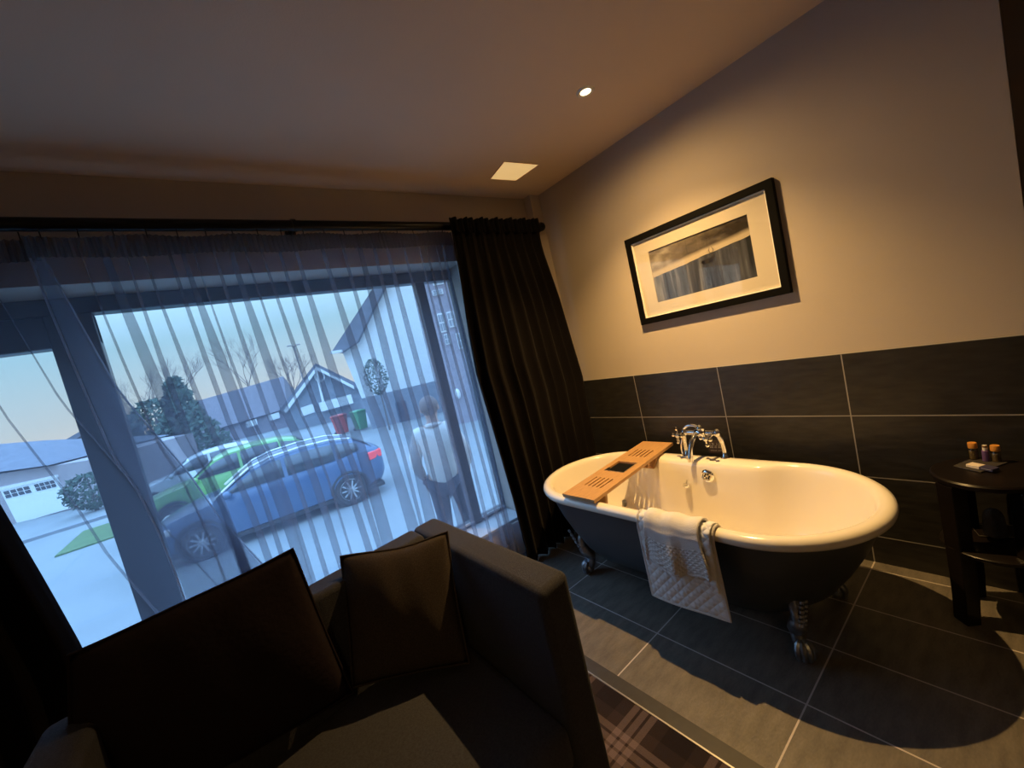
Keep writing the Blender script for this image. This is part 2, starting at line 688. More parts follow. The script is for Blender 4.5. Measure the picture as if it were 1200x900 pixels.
cp = thing('reflected_light_patch', 'small square glowing patch standing in for reflected downlight on the ceiling near the window corner', 'light', (-0.50, 1.44, H))
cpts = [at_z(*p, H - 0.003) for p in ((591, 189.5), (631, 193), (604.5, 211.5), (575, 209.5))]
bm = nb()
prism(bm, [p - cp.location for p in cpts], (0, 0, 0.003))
obj('reflection', bm, mat('reflected light glow', (0.8, 0.75, 0.6), 0.6, emit=(0.82, 0.52, 0.20), estr=0.75), cp, smooth=False)  # emissive patch added where the downlight's reflection falls on the ceiling
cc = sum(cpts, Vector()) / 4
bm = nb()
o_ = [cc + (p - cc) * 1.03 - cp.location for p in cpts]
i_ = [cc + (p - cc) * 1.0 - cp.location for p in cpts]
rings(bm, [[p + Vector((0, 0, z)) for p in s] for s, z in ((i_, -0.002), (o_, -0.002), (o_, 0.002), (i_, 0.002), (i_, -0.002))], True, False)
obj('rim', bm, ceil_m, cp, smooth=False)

# ------------------------------------------------------------------ picture
pf = thing('framed_picture', 'black framed dark landscape print with a wide cream mount on the taupe wall', 'picture', (-0.001, 0.5965, 1.705))
PW, PH, PT = 0.444, 0.288, 0.030        # half width, half height, depth
FR = 0.040


def rect_ring(bm, w0, h0, w1, h1, xa, xb):
    def r(w, h, x):
        return [(x, -w, -h), (x, w, -h), (x, w, h), (x, -w, h)]
    rings(bm, [r(w1, h1, xa), r(w1, h1, xb), r(w0, h0, xb), r(w0, h0, xa), r(w1, h1, xa)], True, False)


bm = nb()
rect_ring(bm, PW - FR, PH - FR, PW, PH, 0.0, -PT)
obj('frame', bm, black_frame, pf, smooth=False, bevel=0.003)
bm = nb()
rect_ring(bm, PW - FR - 0.006, PH - FR - 0.006, PW - FR + 0.002, PH - FR + 0.002, -0.004, -0.020)
obj('inner_slip', bm, bevel_m, pf, smooth=False)
MW, MH = 0.300, 0.165
bm = nb()
rect_ring(bm, MW, MH, PW - FR, PH - FR, -0.004, -0.010)
obj('mount', bm, mount_m, pf, smooth=False)
pr = mat('moody landscape print', (0.1, 0.1, 0.1), 0.25)
g = NG(pr)
tcn = g.n.nodes.new('ShaderNodeTexCoord')
sx = g.n.nodes.new('ShaderNodeSeparateXYZ')
g.n.links.new(tcn.outputs['Object'], sx.inputs[0])
yy = g.m('MULTIPLY', sx.outputs['Y'], -1.0)
zz = sx.outputs['Z']
n1 = g.noise(tcn.outputs['Object'], 9, 6, (1, 1.0, 2.4))
n2 = g.noise(tcn.outputs['Object'], 26, 5, (1, 1.0, 0.10))
n3 = g.noise(tcn.outputs['Object'], 3.0, 2)
hz = g.m('ADD', g.m('ADD', zz, g.m('MULTIPLY', n1, 0.02)), g.m('MULTIPLY', yy, -0.10))
sky = g.ramp(g.m('ADD', g.m('MULTIPLY', n1, 0.8), g.m('MULTIPLY', g.m('ADD', yy, 0.05), -0.9)), (0.15, (0.035, 0.028, 0.022)), (0.5, (0.17, 0.145, 0.115)), (0.75, (0.42, 0.39, 0.34)))
trees = g.ramp(g.m('ADD', n2, g.m('MULTIPLY', yy, -0.35)), (0.30, (0.022, 0.024, 0.030)), (0.55, (0.075, 0.080, 0.10)), (0.80, (0.26, 0.27, 0.30)))
g1 = g.mix(g.m('GREATER_THAN', hz, 0.036), trees, (0.46, 0.40, 0.31))
edge = g.ramp(hz, (0.40, (0, 0, 0)), (0.60, (1, 1, 1)))
skyf = g.m('SMOOTH_MIN', g.m('MAXIMUM', g.m('MULTIPLY', g.m('SUBTRACT', hz, 0.058), 45.0), 0.0), 1.0, 0.1)
g2 = g.mix(skyf, g1, sky)
g.n.links.new(g2, g.b.inputs['Base Color'])
bm = nb()
box(bm, -0.0035, -0.003, -MW - 0.004, MW + 0.004, -MH - 0.004, MH + 0.004)
prt = obj('print', bm, pr, pf, smooth=False)
bm = nb()                                    # the small antlered animal drawn in the print


def blob(bm, c, ry, rz, x=-0.0042, n=14):
    prism(bm, [(x, c[0] + ry * cos(2 * pi * i / n), c[1] + rz * sin(2 * pi * i / n)) for i in range(n)], (0.0004, 0, 0))


blob(bm, (-0.055, -0.005), 0.038, 0.015)
blob(bm, (-0.090, 0.012), 0.012, 0.012)
for yy_ in (-0.080, -0.070, -0.036, -0.028):
    prism(bm, [(-0.0042, yy_ - 0.003, 0.0), (-0.0042, yy_ + 0.003, 0.0), (-0.0042, yy_ + 0.002, -0.030), (-0.0042, yy_ - 0.002, -0.030)], (0.0004, 0, 0))
for s in (-1, 1):
    for a, b in (((0, 0.022), (s * 0.016, 0.055)), ((s * 0.008, 0.038), (s * 0.024, 0.046)), ((s * 0.012, 0.046), (s * 0.006, 0.066))):
        ya, za, yb, zb = -0.085 + a[0], a[1], -0.085 + b[0], b[1]
        prism(bm, [(-0.0042, ya - 0.0016, za), (-0.0042, ya + 0.0016, za), (-0.0042, yb + 0.0010, zb), (-0.0042, yb - 0.0010, zb)], (0.0004, 0, 0))
obj('stag', bm, mat('print ink', (0.016, 0.014, 0.014), 0.5), prt, smooth=False)
bm = nb()
box(bm, -0.0115, -0.0105, -PW + FR, PW - FR, -PH + FR, PH - FR)
obj('glass', bm, glass_mat('picture glass', 0.05), pf, smooth=False)

# ------------------------------------------------------------------ bathtub
TC = Vector((-0.607, 0.635, 0))
LS, RB = 0.462, 0.408
NT = 128
tub = thing('bathtub', 'freestanding roll top bathtub, white inside and dark outside, on claw feet', 'bathtub', TC)


def stad(r, ls, z, deck=False, n=NT):
    """stadium outline; the same angle indexes the same place on every ring"""
    out = []
    for i in range(n):
        a = 2 * pi * i / n
        # parameter on a stadium: straight part gets a fixed share of the samples
        q = i / n
        if q < 0.15:
            p, nr = (0, lerp(-1, 1, q / 0.15)), 0.0
        elif q < 0.5:
            p, nr = (0, 1.0), pi * (q - 0.15) / 0.35
        elif q < 0.65:
            p, nr = (0, lerp(1, -1, (q - 0.5) / 0.15)), pi
        else:
            p, nr = (0, -1.0), pi + pi * (q - 0.65) / 0.35
        x, y = r * cos(nr), p[1] * ls + r * sin(nr)
        if deck:
            w = sstep(0.42, 0.28, abs(y)) * (1.0 if x > 0 else 0.0)
            x -= w * 0.060 * deck
        out.append(Vector((x, y, z)))
    return out


body = [(0.10, 0.20, 0.118), (0.20, 0.30, 0.122), (0.245, 0.34, 0.15), (0.285, 0.37, 0.21), (0.318, 0.40, 0.30), (0.345, 0.43, 0.40), (0.363, 0.45, 0.49), (0.370, LS, 0.545), (0.372, LS, 0.57)]
bm = nb()
rs = rings(bm, [stad(r, l, z) for r, l, z in body], True, False)
bm.faces.new(rs[0][::-1])
obj('body', bm, tubpaint, tub)
inner = [(0.355, LS, 0.535, 0), (0.376, LS, 0.530, 0), (0.392, LS, 0.535, 0), (0.404, LS, 0.546, 0), (RB, LS, 0.560, 0), (0.404, LS, 0.574, 0), (0.392, LS, 0.583, 0), (0.376, LS, 0.586, 0.2), (0.360, LS, 0.583, 0.9), (0.350, LS, 0.574, 1),
         (0.343, LS, 0.555, 1), (0.335, LS - .005, 0.51, 1), (0.322, LS - .02, 0.42, 0.9), (0.300, LS - .05, 0.31, 0.7), (0.272, LS - .09, 0.23, 0.4), (0.225, LS - .13, 0.18, 0.1), (0.14, LS - .18, 0.163, 0), (0.02, 0.2, 0.160, 0)]
bm = nb()
rs = rings(bm, [stad(r, l, z, d) for r, l, z, d in inner], True, False)
bm.faces.new(rs[-1])
obj('basin', bm, enamel, tub, auto=80)


def claw(sx, sy):
    bm = nb()
    d = Vector((sx * 0.75, sy * 0.66, 0)).normalized()
    t = Vector((-d.y, d.x, 0))
    base = Vector((sx * 0.172, sy * 0.525, 0))

    def p(a, z):
        return base + d * a + Vector((0, 0, z))
    tube(bm, smooth_path([p(0.055, 0.285), p(0.075, 0.22), p(0.070, 0.16), p(0.040, 0.11), p(0.045, 0.065), p(0.062, 0.045)], 5),
         [0.016] * 4 + [0.026] * 6 + [0.034] * 6 + [0.026] * 6 + [0.024] * 3 + [0.028], 10)
    ball(bm, p(0.068, 0.030), 0.030, 12)
    for q in (-0.9, -0.3, 0.3, 0.9):
        e_ = (d * cos(q) + t * sin(q))
        tube(bm, smooth_path([p(0.055, 0.070), p(0.062, 0.072) + e_ * 0.022, p(0.066, 0.045) + e_ * 0.036, p(0.066, 0.006) + e_ * 0.030], 4),
             [0.008] * 4 + [0.012] * 4 + [0.011] * 4 + [0.006], 8)
    for k in range(6):                       # beaded scroll up the side of the tub
        ball(bm, p(0.092 + 0.009 * k, 0.16 + 0.026 * k) , 0.013 - 0.0008 * k, 8)
        ball(bm, p(0.088 + 0.009 * k, 0.16 + 0.026 * k) + t * 0.016, 0.008, 8)
    return bm


for sx_, sy_ in ((-1, 1), (-1, -1), (1, 1), (1, -1)):
    obj('claw_foot', claw(sx_, sy_), pewter, tub)
bm = nb()
ovx = 0.262
lathe(bm, [(0.036, 0.012), (0.038, 0.0), (0.032, -0.008), (0.024, -0.010), (0.022, -0.006), (0.001, -0.005)], (ovx, -0.035, 0.515), 24, 'x')
ov = obj('overflow', bm, chrome, tub)
bm = nb()
for k in range(6):
    a = 2 * pi * k / 6
    ball(bm, (ovx - 0.008, -0.035 + 0.013 * cos(a), 0.515 + 0.013 * sin(a)), 0.005, 8, (0.4, 1, 1))
obj('grille', bm, blackglass, ov)
bm = nb()
lathe(bm, [(0.001, 0.164), (0.030, 0.164), (0.034, 0.161), (0.034, 0.158)], (0.02, 0.0, 0), 20)
obj('drain', bm, chrome, tub)

# ------------------------------------------------------------------ bath tap
tap = thing('bath_tap', 'polished chrome bath mixer tap with cross handles on the bathtub rim', 'tap', (-0.222, 0.655, 0.583))
tap.scale = (1.12, 1.0, 1.18)


def cross_handle(bm, c, d):
    c = Vector(c)
    d = Vector(d).normalized()
    u = d.orthogonal().normalized()
    v = d.cross(u)
    u, v = (u + v).normalized(), (u - v).normalized()
    tube(bm, [c, c + d * 0.045], [0.012, 0.009], 10)
    e0 = c + d * 0.045
    ball(bm, e0, 0.015, 10)
    for w in (u, -u, v, -v):
        tube(bm, [e0, e0 + w * 0.030], [0.0065, 0.006], 8)
        ball(bm, e0 + w * 0.034, 0.011, 8)


for sy_ in (0.115, -0.115):
    bm = nb()
    lathe(bm, [(0.027, 0.0), (0.027, 0.004), (0.018, 0.012), (0.014, 0.03)], (0, sy_, 0), 20)
    tube(bm, smooth_path([(0, sy_, 0.02), (0, sy_, 0.06), (-0.004, sy_ * 0.95, 0.100), (-0.010, sy_ * 0.86, 0.125)], 5), [0.014] * 8 + [0.017] * 8, 12)
    ball(bm, (-0.010, sy_ * 0.86, 0.128), 0.022, 12)
    obj('pillar', bm, chrome, tap)
bm = nb()
tube(bm, [(-0.010, -0.100, 0.128), (-0.010, 0.100, 0.128)], 0.013, 12)
lathe(bm, [(0.001, -0.03), (0.020, -0.03), (0.025, -0.015), (0.025, 0.015), (0.020, 0.03), (0.001, 0.03)], (-0.010, 0, 0.128), 16, 'y')
ball(bm, (-0.010, 0, 0.150), 0.020, 12)
obj('mixer_body', bm, chrome, tap)
bm = nb()
tube(bm, smooth_path([(-0.012, 0.010, 0.125), (-0.045, 0.015, 0.120), (-0.085, 0.022, 0.085), (-0.105, 0.028, 0.035), (-0.106, 0.03, 0.008)], 5), [0.015] * 10 + [0.014] * 6 + [0.016] * 5, 12)
obj('spout', bm, chrome, tap)
for y_ in (0.10, -0.07):
    bm = nb()
    cross_handle(bm, (-0.022, y_, 0.122), (-0.85, 0.25, 0.1 if y_ > 0 else -0.15))
    obj('cross_handle', bm, chrome, tap)
bm = nb()                                    # cradle and hose of the shower set
tube(bm, smooth_path([(-0.010, 0.0, 0.150), (-0.012, 0.03, 0.165), (-0.014, 0.07, 0.163), (-0.016, 0.095, 0.150)], 5), 0.008, 10)
tube(bm, smooth_path([(0.02, 0.10, 0.125), (0.012, 0.135, 0.09), (0.005, 0.150, 0.04), (0.008, 0.150, 0.006)], 6), 0.007, 10)
obj('shower_hose', bm, chrome, tap)

pg = thing('bath_plug', 'chrome bath plug hanging by a thin chain inside the bathtub', 'plug', (-0.352, 0.735, 0.445))
bm = nb()
lathe(bm, [(0.001, 0.012), (0.010, 0.012), (0.020, 0.008), (0.022, 0.0), (0.017, -0.010), (0.001, -0.010)], n=20)
obj('stopper', bm, chrome, pg)
bm = nb()
a = Vector((0.0, 0.0, 0.012))
b = Vector((0.120, 0.02, 0.165))
for k in range(46):
    t = k / 45
    q = a.lerp(b, t)
    q.z -= 0.02 * sin(pi * t)
    ball(bm, q, 0.0022, 6)
obj('chain', bm, chrome, pg)

sg = thing('card_sign', 'small dark notice card standing behind the chrome bath tap', 'sign', (-0.165, 0.615, 0.586), radians(4))
bm = nb()
box(bm, 0.0, 0.004, -0.045, 0.045, 0.0, 0.078)
obj('card', bm, mat('dark card', (0.045, 0.028, 0.024), 0.6), sg, smooth=False)
bm = nb()
rr = random.Random(3)
for row, (z, hgt, cells) in enumerate(((0.050, 0.013, 'I II  I III'), (0.033, 0.013, 'III II IIII'), (0.014, 0.005, 'IIIIII IIIII'))):
    w = 0.072 / len(cells)
    for i, ch in enumerate(cells):
        if ch != ' ':
            y0 = 0.036 - i * w
            box(bm, -0.0006, 0.0002, y0 - w * 0.75, y0 - w * 0.20, z, z + hgt * 0.25)
            box(bm, -0.0006, 0.0002, y0 - w * 0.75, y0 - w * 0.52, z, z + hgt)
            if rr.random() < 0.6:
                box(bm, -0.0006, 0.0002, y0 - w * 0.75, y0 - w * 0.20, z + hgt * 0.8, z + hgt)
obj('lettering', bm, mat('pale lettering', (0.45, 0.42, 0.38), 0.6), sg, smooth=False)

# ------------------------------------------------------------------ bath tray across the tub
A, B, C_, D_ = at_z(664, 577, 0.608), at_z(698, 585, 0.608), at_z(754, 519.5, 0.608), at_z(786.5, 520, 0.608)
TO = Vector((-0.58, 1.0, 0.608))
tray = thing('bath_tray', 'slatted bamboo bath tray bridging the bathtub', 'bath tray', TO)
XA, XB = -0.44, 0.475                        # along the tray (world x), tray width along y
YA, YB = -0.115, 0.115
SK = 0.10                                    # the tray lies slightly askew


def ty(x):
    return (x - 0.0) * SK


def tbox(bm, x0, x1, y0, y1, z0, z1):
    vs = box(bm, x0, x1, y0, y1, z0, z1)
    for v in vs:
        v.co.y += ty(v.co.x)


bm = nb()
T0, T1 = -0.009, 0.009
SL = [(-0.30, -0.175), (0.185, 0.31)]        # x spans of the slot groups
xs = [XA, SL[0][0], SL[0][1], -0.075, 0.085, SL[1][0], SL[1][1], XB]
for i in range(len(xs) - 1):
    x0, x1 = xs[i], xs[i + 1]
    if (x0, x1) in SL:
        ys = [YA, -0.068]
        segs = [(YA, -0.066)]
        for k in range(5):
            pass
        sl = [(-0.062 + 0.029 * k, -0.062 + 0.029 * k + 0.011) for k in range(5)]
        cur = YA
        for s0, s1 in sl:
            tbox(bm, x0, x1, cur, s0, T0, T1)
            cur = s1
        tbox(bm, x0, x1, cur, YB, T0, T1)
    elif abs(x0 + 0.075) < 1e-6:
        tbox(bm, x0, x1, YA, -0.068, T0, T1)
        tbox(bm, x0, x1, 0.075, YB, T0, T1)
        tbox(bm, x0, x1, -0.068, 0.075, T0, T0 + 0.006)
    else:
        tbox(bm, x0, x1, YA, YB, T0, T1)
bmesh.ops.remove_doubles(bm, verts=bm.verts, dist=1e-5)
obj('board', bm, bamboo, tray, smooth=False)
for s in (-1, 1):
    bm = nb()
    x0 = -0.335 if s < 0 else 0.255
    d = Vector((s * 0.0, 0, 0))
    for y0 in (YA + 0.008,):
        pass
    prism(bm, [(x0, YA + 0.005 + ty(x0), T0), (x0 + 0.02, YA + 0.005 + ty(x0), T0), (x0 + 0.012 - s * 0.02, YA + 0.03 + ty(x0), T0 - 0.075), (x0 - 0.006 - s * 0.02, YA + 0.03 + ty(x0), T0 - 0.075)], (0, 0.165, 0))
    obj('foot_rail', bm, bamboo_edge, tray, smooth=False, bevel=0.002)
bm = nb()
tbox(bm, -0.068, 0.078, -0.062, 0.069, T0 + 0.006, T0 + 0.011)
ins = obj('recess_lining', bm, blackglass, tray, smooth=False)
ins['label'] = 'black recess in the middle of the tray'
bm = nb()
tbox(bm, -0.0755, -0.0685, -0.068, 0.075, T0 + 0.006, T1 + 0.001)
tbox(bm, -0.075, 0.085, -0.0685, -0.0635, T0 + 0.006, T1 + 0.001)
tbox(bm, -0.075, -0.02, 0.070, 0.0755, T0 + 0.006, T1 + 0.002)
obj('metal_edge', bm, steel_m, tray, smooth=False)

# ------------------------------------------------------------------ mat and towel over the rim


def drape_sheet(ya, yb, profile, nu, fold, lower_skew=0.0):
    """profile: list of (x, z) from inside the tub over the rim and down; returns bm with uv"""
    bm = nb()
    uvl = bm.loops.layers.uv.new('uv')
    L = [0.0]
    for a, b in zip(profile, profile[1:]):
        L.append(L[-1] + sqrt((a[0] - b[0]) ** 2 + (a[1] - b[1]) ** 2))
    grid = []
    for i in range(nu + 1):
        u = i / nu
        row = []
        for j, (x, z) in enumerate(profile):
            s = L[j] / L[-1]
            dx, dyy, dz = fold(u, s, z)
            y = lerp(ya, yb, u) + dyy
            row.append((bm.verts.new((x + dx, y, z + dz)), (u * abs(ya - yb), L[-1] - L[j])))
        grid.append(row)
    for i in range(nu):
        for j in range(len(profile) - 1):
            q = [grid[i][j], grid[i + 1][j], grid[i + 1][j + 1], grid[i][j + 1]]
            f = bm.faces.new([v for v, _ in q])
            for lp, (_, uv) in zip(f.loops, q):
                lp[uvl].uv = uv
    return bm


def rim_path(off, zin, zout, xin=-0.940, n=10):
    """over the front rim of the tub, at distance off from the roll"""
    cx, cz, r = -0.985, 0.558, 0.030 + off
    pts = [(xin + 0.03, zin), (xin + 0.012, (zin + 0.57) / 2)]
    for k in range(n + 1):
        a = lerp(-0.1, pi * 1.02, k / n)
        pts.append((cx + r * cos(a), cz + r * sin(a)))
    x1 = pts[-1][0]
    m_ = 14
    for k in range(1, m_ + 1):
        pts.append((x1 - 0.004, lerp(cz, zout, k / m_)))
    return pts


bmat = thing('bath_mat', 'quilted white bath mat hanging over the front rim of the bathtub', 'bath mat', (-1.02, 0.41, 0.585))


def mat_fold(u, s, z):
    drop = max(0, 0.56 - z) / 0.35
    return (-0.006 * sin(u * 5.0) * drop - 0.012 * drop, -0.012 * drop + 0.02 * (1 - drop) * 0, 0.0 + 0.012 * (u - 0.5) * drop)


def off(bm, o_):
    for v in bm.verts:
        v.co -= o_.location
    return bm


bm = drape_sheet(0.590, 0.240, rim_path(0.006, 0.46, 0.210), 16, mat_fold)
bmesh.ops.recalc_face_normals(bm, faces=bm.faces)
obj('sheet', off(bm, bmat), quilt, bmat, solid=0.008, subsurf=1, auto=180)
bm = nb()                                    # bound edge of the mat
prof = rim_path(0.006, 0.46, 0.210)
edge_pts = []
for u in (0.0,):
    for x, z in prof[4:]:
        d = mat_fold(u, 0, z)
        edge_pts.append((x + d[0], 0.590 + d[1], z + d[2]))
for k in range(1, 16):
    u = k / 16
    d = mat_fold(u, 1, 0.210)
    edge_pts.append((prof[-1][0] + d[0], lerp(0.590, 0.240, u) + d[1], 0.210 + d[2]))
for x, z in prof[:3:-1]:
    d = mat_fold(1.0, 0, z)
    edge_pts.append((x + d[0], 0.240 + d[1], z + d[2]))
tube(bm, edge_pts, 0.0062, 8)
obj('binding', off(bm, bmat), terry, bmat)
bm = drape_sheet(0.275, 0.243, rim_path(0.016, 0.48, 0.33), 6, lambda u, s, z: (-0.004, 0.006 * max(0, 0.56 - z), 0))
obj('turned_fold', off(bm, bmat), quilt, bmat, solid=0.007, subsurf=1, auto=180)

ht = thing('hand_towel', 'small white waffle towel with rumpled folds laid over the bath mat', 'towel', (-1.03, 0.42, 0.60))


def tow_fold(u, s, z):
    drop = sstep(0.58, 0.40, z)
    w = 0.015 * sin(u * 9.5 + 0.6) + 0.004 * sin(u * 21)
    sq = 0.035 * (u - 0.45) * drop * -1
    lift = 0.012 * sin(u * 7 + 1)
    return ((-0.016 + w) * drop - 0.002 + 0.0, sq + 0.012 * sin(u * 11) * drop, lift * drop + 0.004 * sin(u * 15))


bm = drape_sheet(0.545, 0.290, rim_path(0.020, 0.45, 0.385), 40, tow_fold)
bmesh.ops.recalc_face_normals(bm, faces=bm.faces)
obj('sheet', off(bm, ht), waffle, ht, solid=0.011, subsurf=1, auto=180)
bm = nb()
prof = rim_path(0.020, 0.45, 0.385)
e2 = []
for k in range(0, 41):
    u = k / 40
    d = tow_fold(u, 1, 0.385)
    e2.append((prof[-1][0] + d[0], lerp(0.545, 0.290, u) + d[1], 0.385 + d[2]))
tube(bm, e2, 0.0075, 8)
obj('hem', off(bm, ht), terry, ht)

# ------------------------------------------------------------------ side table and what stands on it
TBX, TBY, TBZ, TBR = -0.205, -0.432, 0.60, 0.157
SHZ = 0.315
st = thing('side_table', 'round dark wooden two tier side table at the right edge beside the bathtub', 'table', (TBX, TBY, 0))
bm = nb()
lathe(bm, [(0.001, 0.574), (TBR - 0.012, 0.574), (TBR, 0.580), (TBR, 0.594), (TBR - 0.006, TBZ), (0.001, TBZ)], n=56)
obj('tabletop', bm, darkwood, st)
bm = nb()
lathe(bm, [(0.001, SHZ - 0.018), (TBR - 0.008, SHZ - 0.018), (TBR - 0.002, SHZ - 0.012), (TBR - 0.002, SHZ - 0.004), (TBR - 0.007, SHZ), (0.001, SHZ)], n=56)
obj('shelf', bm, darkwood, st)
for k in range(4):
    a = radians(134 + 90 * k)
    d = Vector((cos(a), sin(a), 0))
    t = Vector((-d.y, d.x, 0))
    bm = nb()
    r0, r1 = TBR - 0.052, TBR - 0.003
    secs = []
    for z, q, hw in ((0.0, 0.008, 0.030), (0.10, 0.002, 0.031), (0.24, 0.0, 0.033), (0.56, 0.0, 0.036), (0.575, 0.0, 0.036)):
        secs.append([d * (r0 + q) - t * hw + Vector((0, 0, z)), d * (r1 + q) - t * hw + Vector((0, 0, z)), d * (r1 + q) + t * hw + Vector((0, 0, z)), d * (r0 + q) + t * hw + Vector((0, 0, z))])
    rings(bm, secs)
    obj('leg', bm, darkwood, st, smooth=False, bevel=0.003)

cor = [at_z(*p, TBZ) for p in ((1117, 547), (1150, 554.5), (1181, 543), (1143, 536.5))]
sl = thing('slate_tray', 'rectangular dark slate toiletry tray lying on the round table', 'tray', sum(cor, Vector()) / 4)
bm = nb()
prism(bm, [c - sl.location for c in cor], (0, 0, 0.005))
sl_b = obj('slate', bm, mat('slate slab', (0.035, 0.031, 0.031), 0.6, var=0.2, vscale=20), sl, smooth=False, bevel=0.0015)

SZ = TBZ + 0.0052
orange_cap = mat('amber wooden cap', (0.62, 0.27, 0.045), 0.4, var=0.15, vscale=30)


def bottle(px, py, h, r, label):
    q = at_z(px, py, SZ)
    b_ = thing('toiletry_bottle', label, 'bottle', (q.x, q.y, SZ), 0, 'amber capped bottles on the slate tray')
    bm = nb()
    lathe(bm, [(0.001, 0.0), (r * 0.94, 0.0), (r, 0.003), (r, h - 0.010), (r * 0.8, h - 0.002), (r * 0.62, h)], n=24)
    obj('bottle_body', bm, jar_m, b_)
    bm = nb()
    lathe(bm, [(0.001, 0.002), (r * 0.9, 0.002), (r * 0.92, h * 0.75), (0.001, h * 0.75)], n=20)
    obj('liquid', bm, mat('honey coloured liquid', (0.16, 0.12, 0.05), 0.2), b_)
    bm = nb()
    lathe(bm, [(0.001, h), (r * 0.98, h), (r * 1.02, h + 0.002), (r * 1.02, h + 0.019), (r * 0.95, h + 0.022), (0.001, h + 0.022)], n=24)
    obj('cap', bm, orange_cap, b_)
    return b_


bottle(1141.5, 537.5, 0.046, 0.0135, 'left of the two clear bottles with an amber cap on the slate tray')
bottle(1168, 540.5, 0.043, 0.0130, 'right amber capped bottle, beside the purple tube on the slate tray')
q = at_z(1156, 540, SZ)
tb = thing('toiletry_tube', 'slim purple tube with a white and brown cap between the two bottles', 'tube', (q.x, q.y, SZ))
tb.scale = (0.78, 0.78, 0.85)
bm = nb()
lathe(bm, [(0.001, 0.0), (0.0125, 0.0), (0.013, 0.002), (0.013, 0.050), (0.008, 0.055), (0.001, 0.055)], n=18)
obj('tube_body', bm, mat('purple plastic', (0.13, 0.07, 0.22), 0.35), tb)
bm = nb()
lathe(bm, [(0.001, 0.053), (0.009, 0.053), (0.0095, 0.056), (0.0095, 0.074), (0.008, 0.076), (0.001, 0.076)], n=18)
obj('cap', bm, mat('white plastic cap', (0.72, 0.68, 0.62), 0.35), tb)
bm = nb()
lathe(bm, [(0.0097, 0.066), (0.0099, 0.066), (0.0099, 0.0755), (0.0097, 0.0755)], n=18)
obj('cap_band', bm, mat('brown cap band', (0.2, 0.12, 0.06), 0.4), tb)
p0, p1 = at_z(1132, 547, SZ), at_z(1163.5, 553.5, SZ)
sb = thing('soap_box', 'small half white half navy soap box lying on the slate tray', 'box', (p0 + p1) / 2, atan2(p0.y - p1.y, p0.x - p1.x) - pi / 2)
hl = (p0 - p1).length / 2
bm = nb()
box(bm, 0.0, 0.032, 0.0002, hl, 0.0, 0.011)
obj('box_half', bm, mat('cream card', (0.70, 0.62, 0.54), 0.6), sb, smooth=False, bevel=0.001)
bm = nb()
box(bm, 0.0, 0.032, -hl, -0.0002, 0.0, 0.011)
nv = obj('box_half', bm, mat('navy card', (0.035, 0.035, 0.10), 0.5), sb, smooth=False, bevel=0.001)
nv['label'] = 'navy half of the soap box'
bm = nb()
box(bm, -0.0004, 0.0001, -hl * 0.9, -hl * 0.15, 0.0062, 0.0072)
obj('printed_line', bm, mat('pale print', (0.5, 0.5, 0.55), 0.6), sb, smooth=False)

# towel roll on a thin square tray on the lower shelf
c0 = at_z(1148, 629, SHZ)
c1, c2 = c0 + (at_z(1200, 631.5, SHZ) - c0).normalized() * 0.145, c0 + (at_z(1135, 614, SHZ) - c0).normalized() * 0.10
lt = thing('metal_tray', 'thin square bright edged tray on the lower shelf of the side table', 'tray', (c1 + c2) / 2)
c3 = c1 + c2 - c0
bm = nb()
prism(bm, [c - lt.location for c in (c0, c1, c3, c2)], (0, 0, 0.003))
obj('plate', bm, darkwood, lt, smooth=False)
bm = nb()
tube(bm, [c - lt.location + Vector((0, 0, 0.004)) for c in (c0, c1, c3, c2, c0)], 0.0014, 6)
obj('edge', bm, steel_m, lt)
rt = thing('rolled_towel', 'grey rounded face cloth roll standing on the lower shelf of the side table', 'towel', at_z(1167, 627, SHZ + 0.003), radians(20))
rt.scale = (0.72, 0.72, 0.78)
bm = nb()
secs = []
for z, r in ((0.0, 0.040), (0.004, 0.044), (0.05, 0.043), (0.10, 0.040), (0.125, 0.032), (0.138, 0.018), (0.142, 0.003)):
    secs.append([Vector((r * (1 + 0.05 * sin(5 * 2 * pi * i / 28)) * cos(2 * pi * i / 28), r * (1 + 0.05 * sin(5 * 2 * pi * i / 28)) * sin(2 * pi * i / 28), z)) for i in range(28)])
rings(bm, secs)
obj('cloth', bm, mat('grey towel', (0.10, 0.10, 0.105), 0.95, bump=0.6, bscale=250), rt)
bm = nb()
tube(bm, [(-0.045, 0.008, 0.004), (-0.044, 0.008, 0.06), (-0.039, 0.006, 0.11)], 0.0025, 6)
obj('overlap_seam', bm, mat('grey towel', (0.16, 0.16, 0.17)), rt)

# ------------------------------------------------------------------ sofa
SFZ = 0.82


def q3(px, py):
    return at_z(px, py, SFZ)


BR_, FR_ = q3(509, 604.5), q3(665, 668)
BL_ = q3(48, 853)
FL_ = Vector((BL_.x - 0.02, BL_.y - 0.86, SFZ))
SOC = (BR_ + FR_ + BL_ + FL_) / 4
SOC.z = 0
sofa = thing('sofa', 'charcoal wool loveseat with high square arms in front of the window', 'sofa', SOC)


def sq(u, v):
    """plan of the sofa: u 0 left .. 1 right, v 0 front .. 1 back"""
    a = FL_.lerp(FR_, u)
    b = BL_.lerp(BR_, u)
    p = a.lerp(b, v)
    return Vector((p.x - SOC.x, p.y - SOC.y, 0))


WID = (BR_ - BL_).length
DEP = (BR_ - FR_).length
AT = 0.118 / WID
BT = 0.125 / DEP


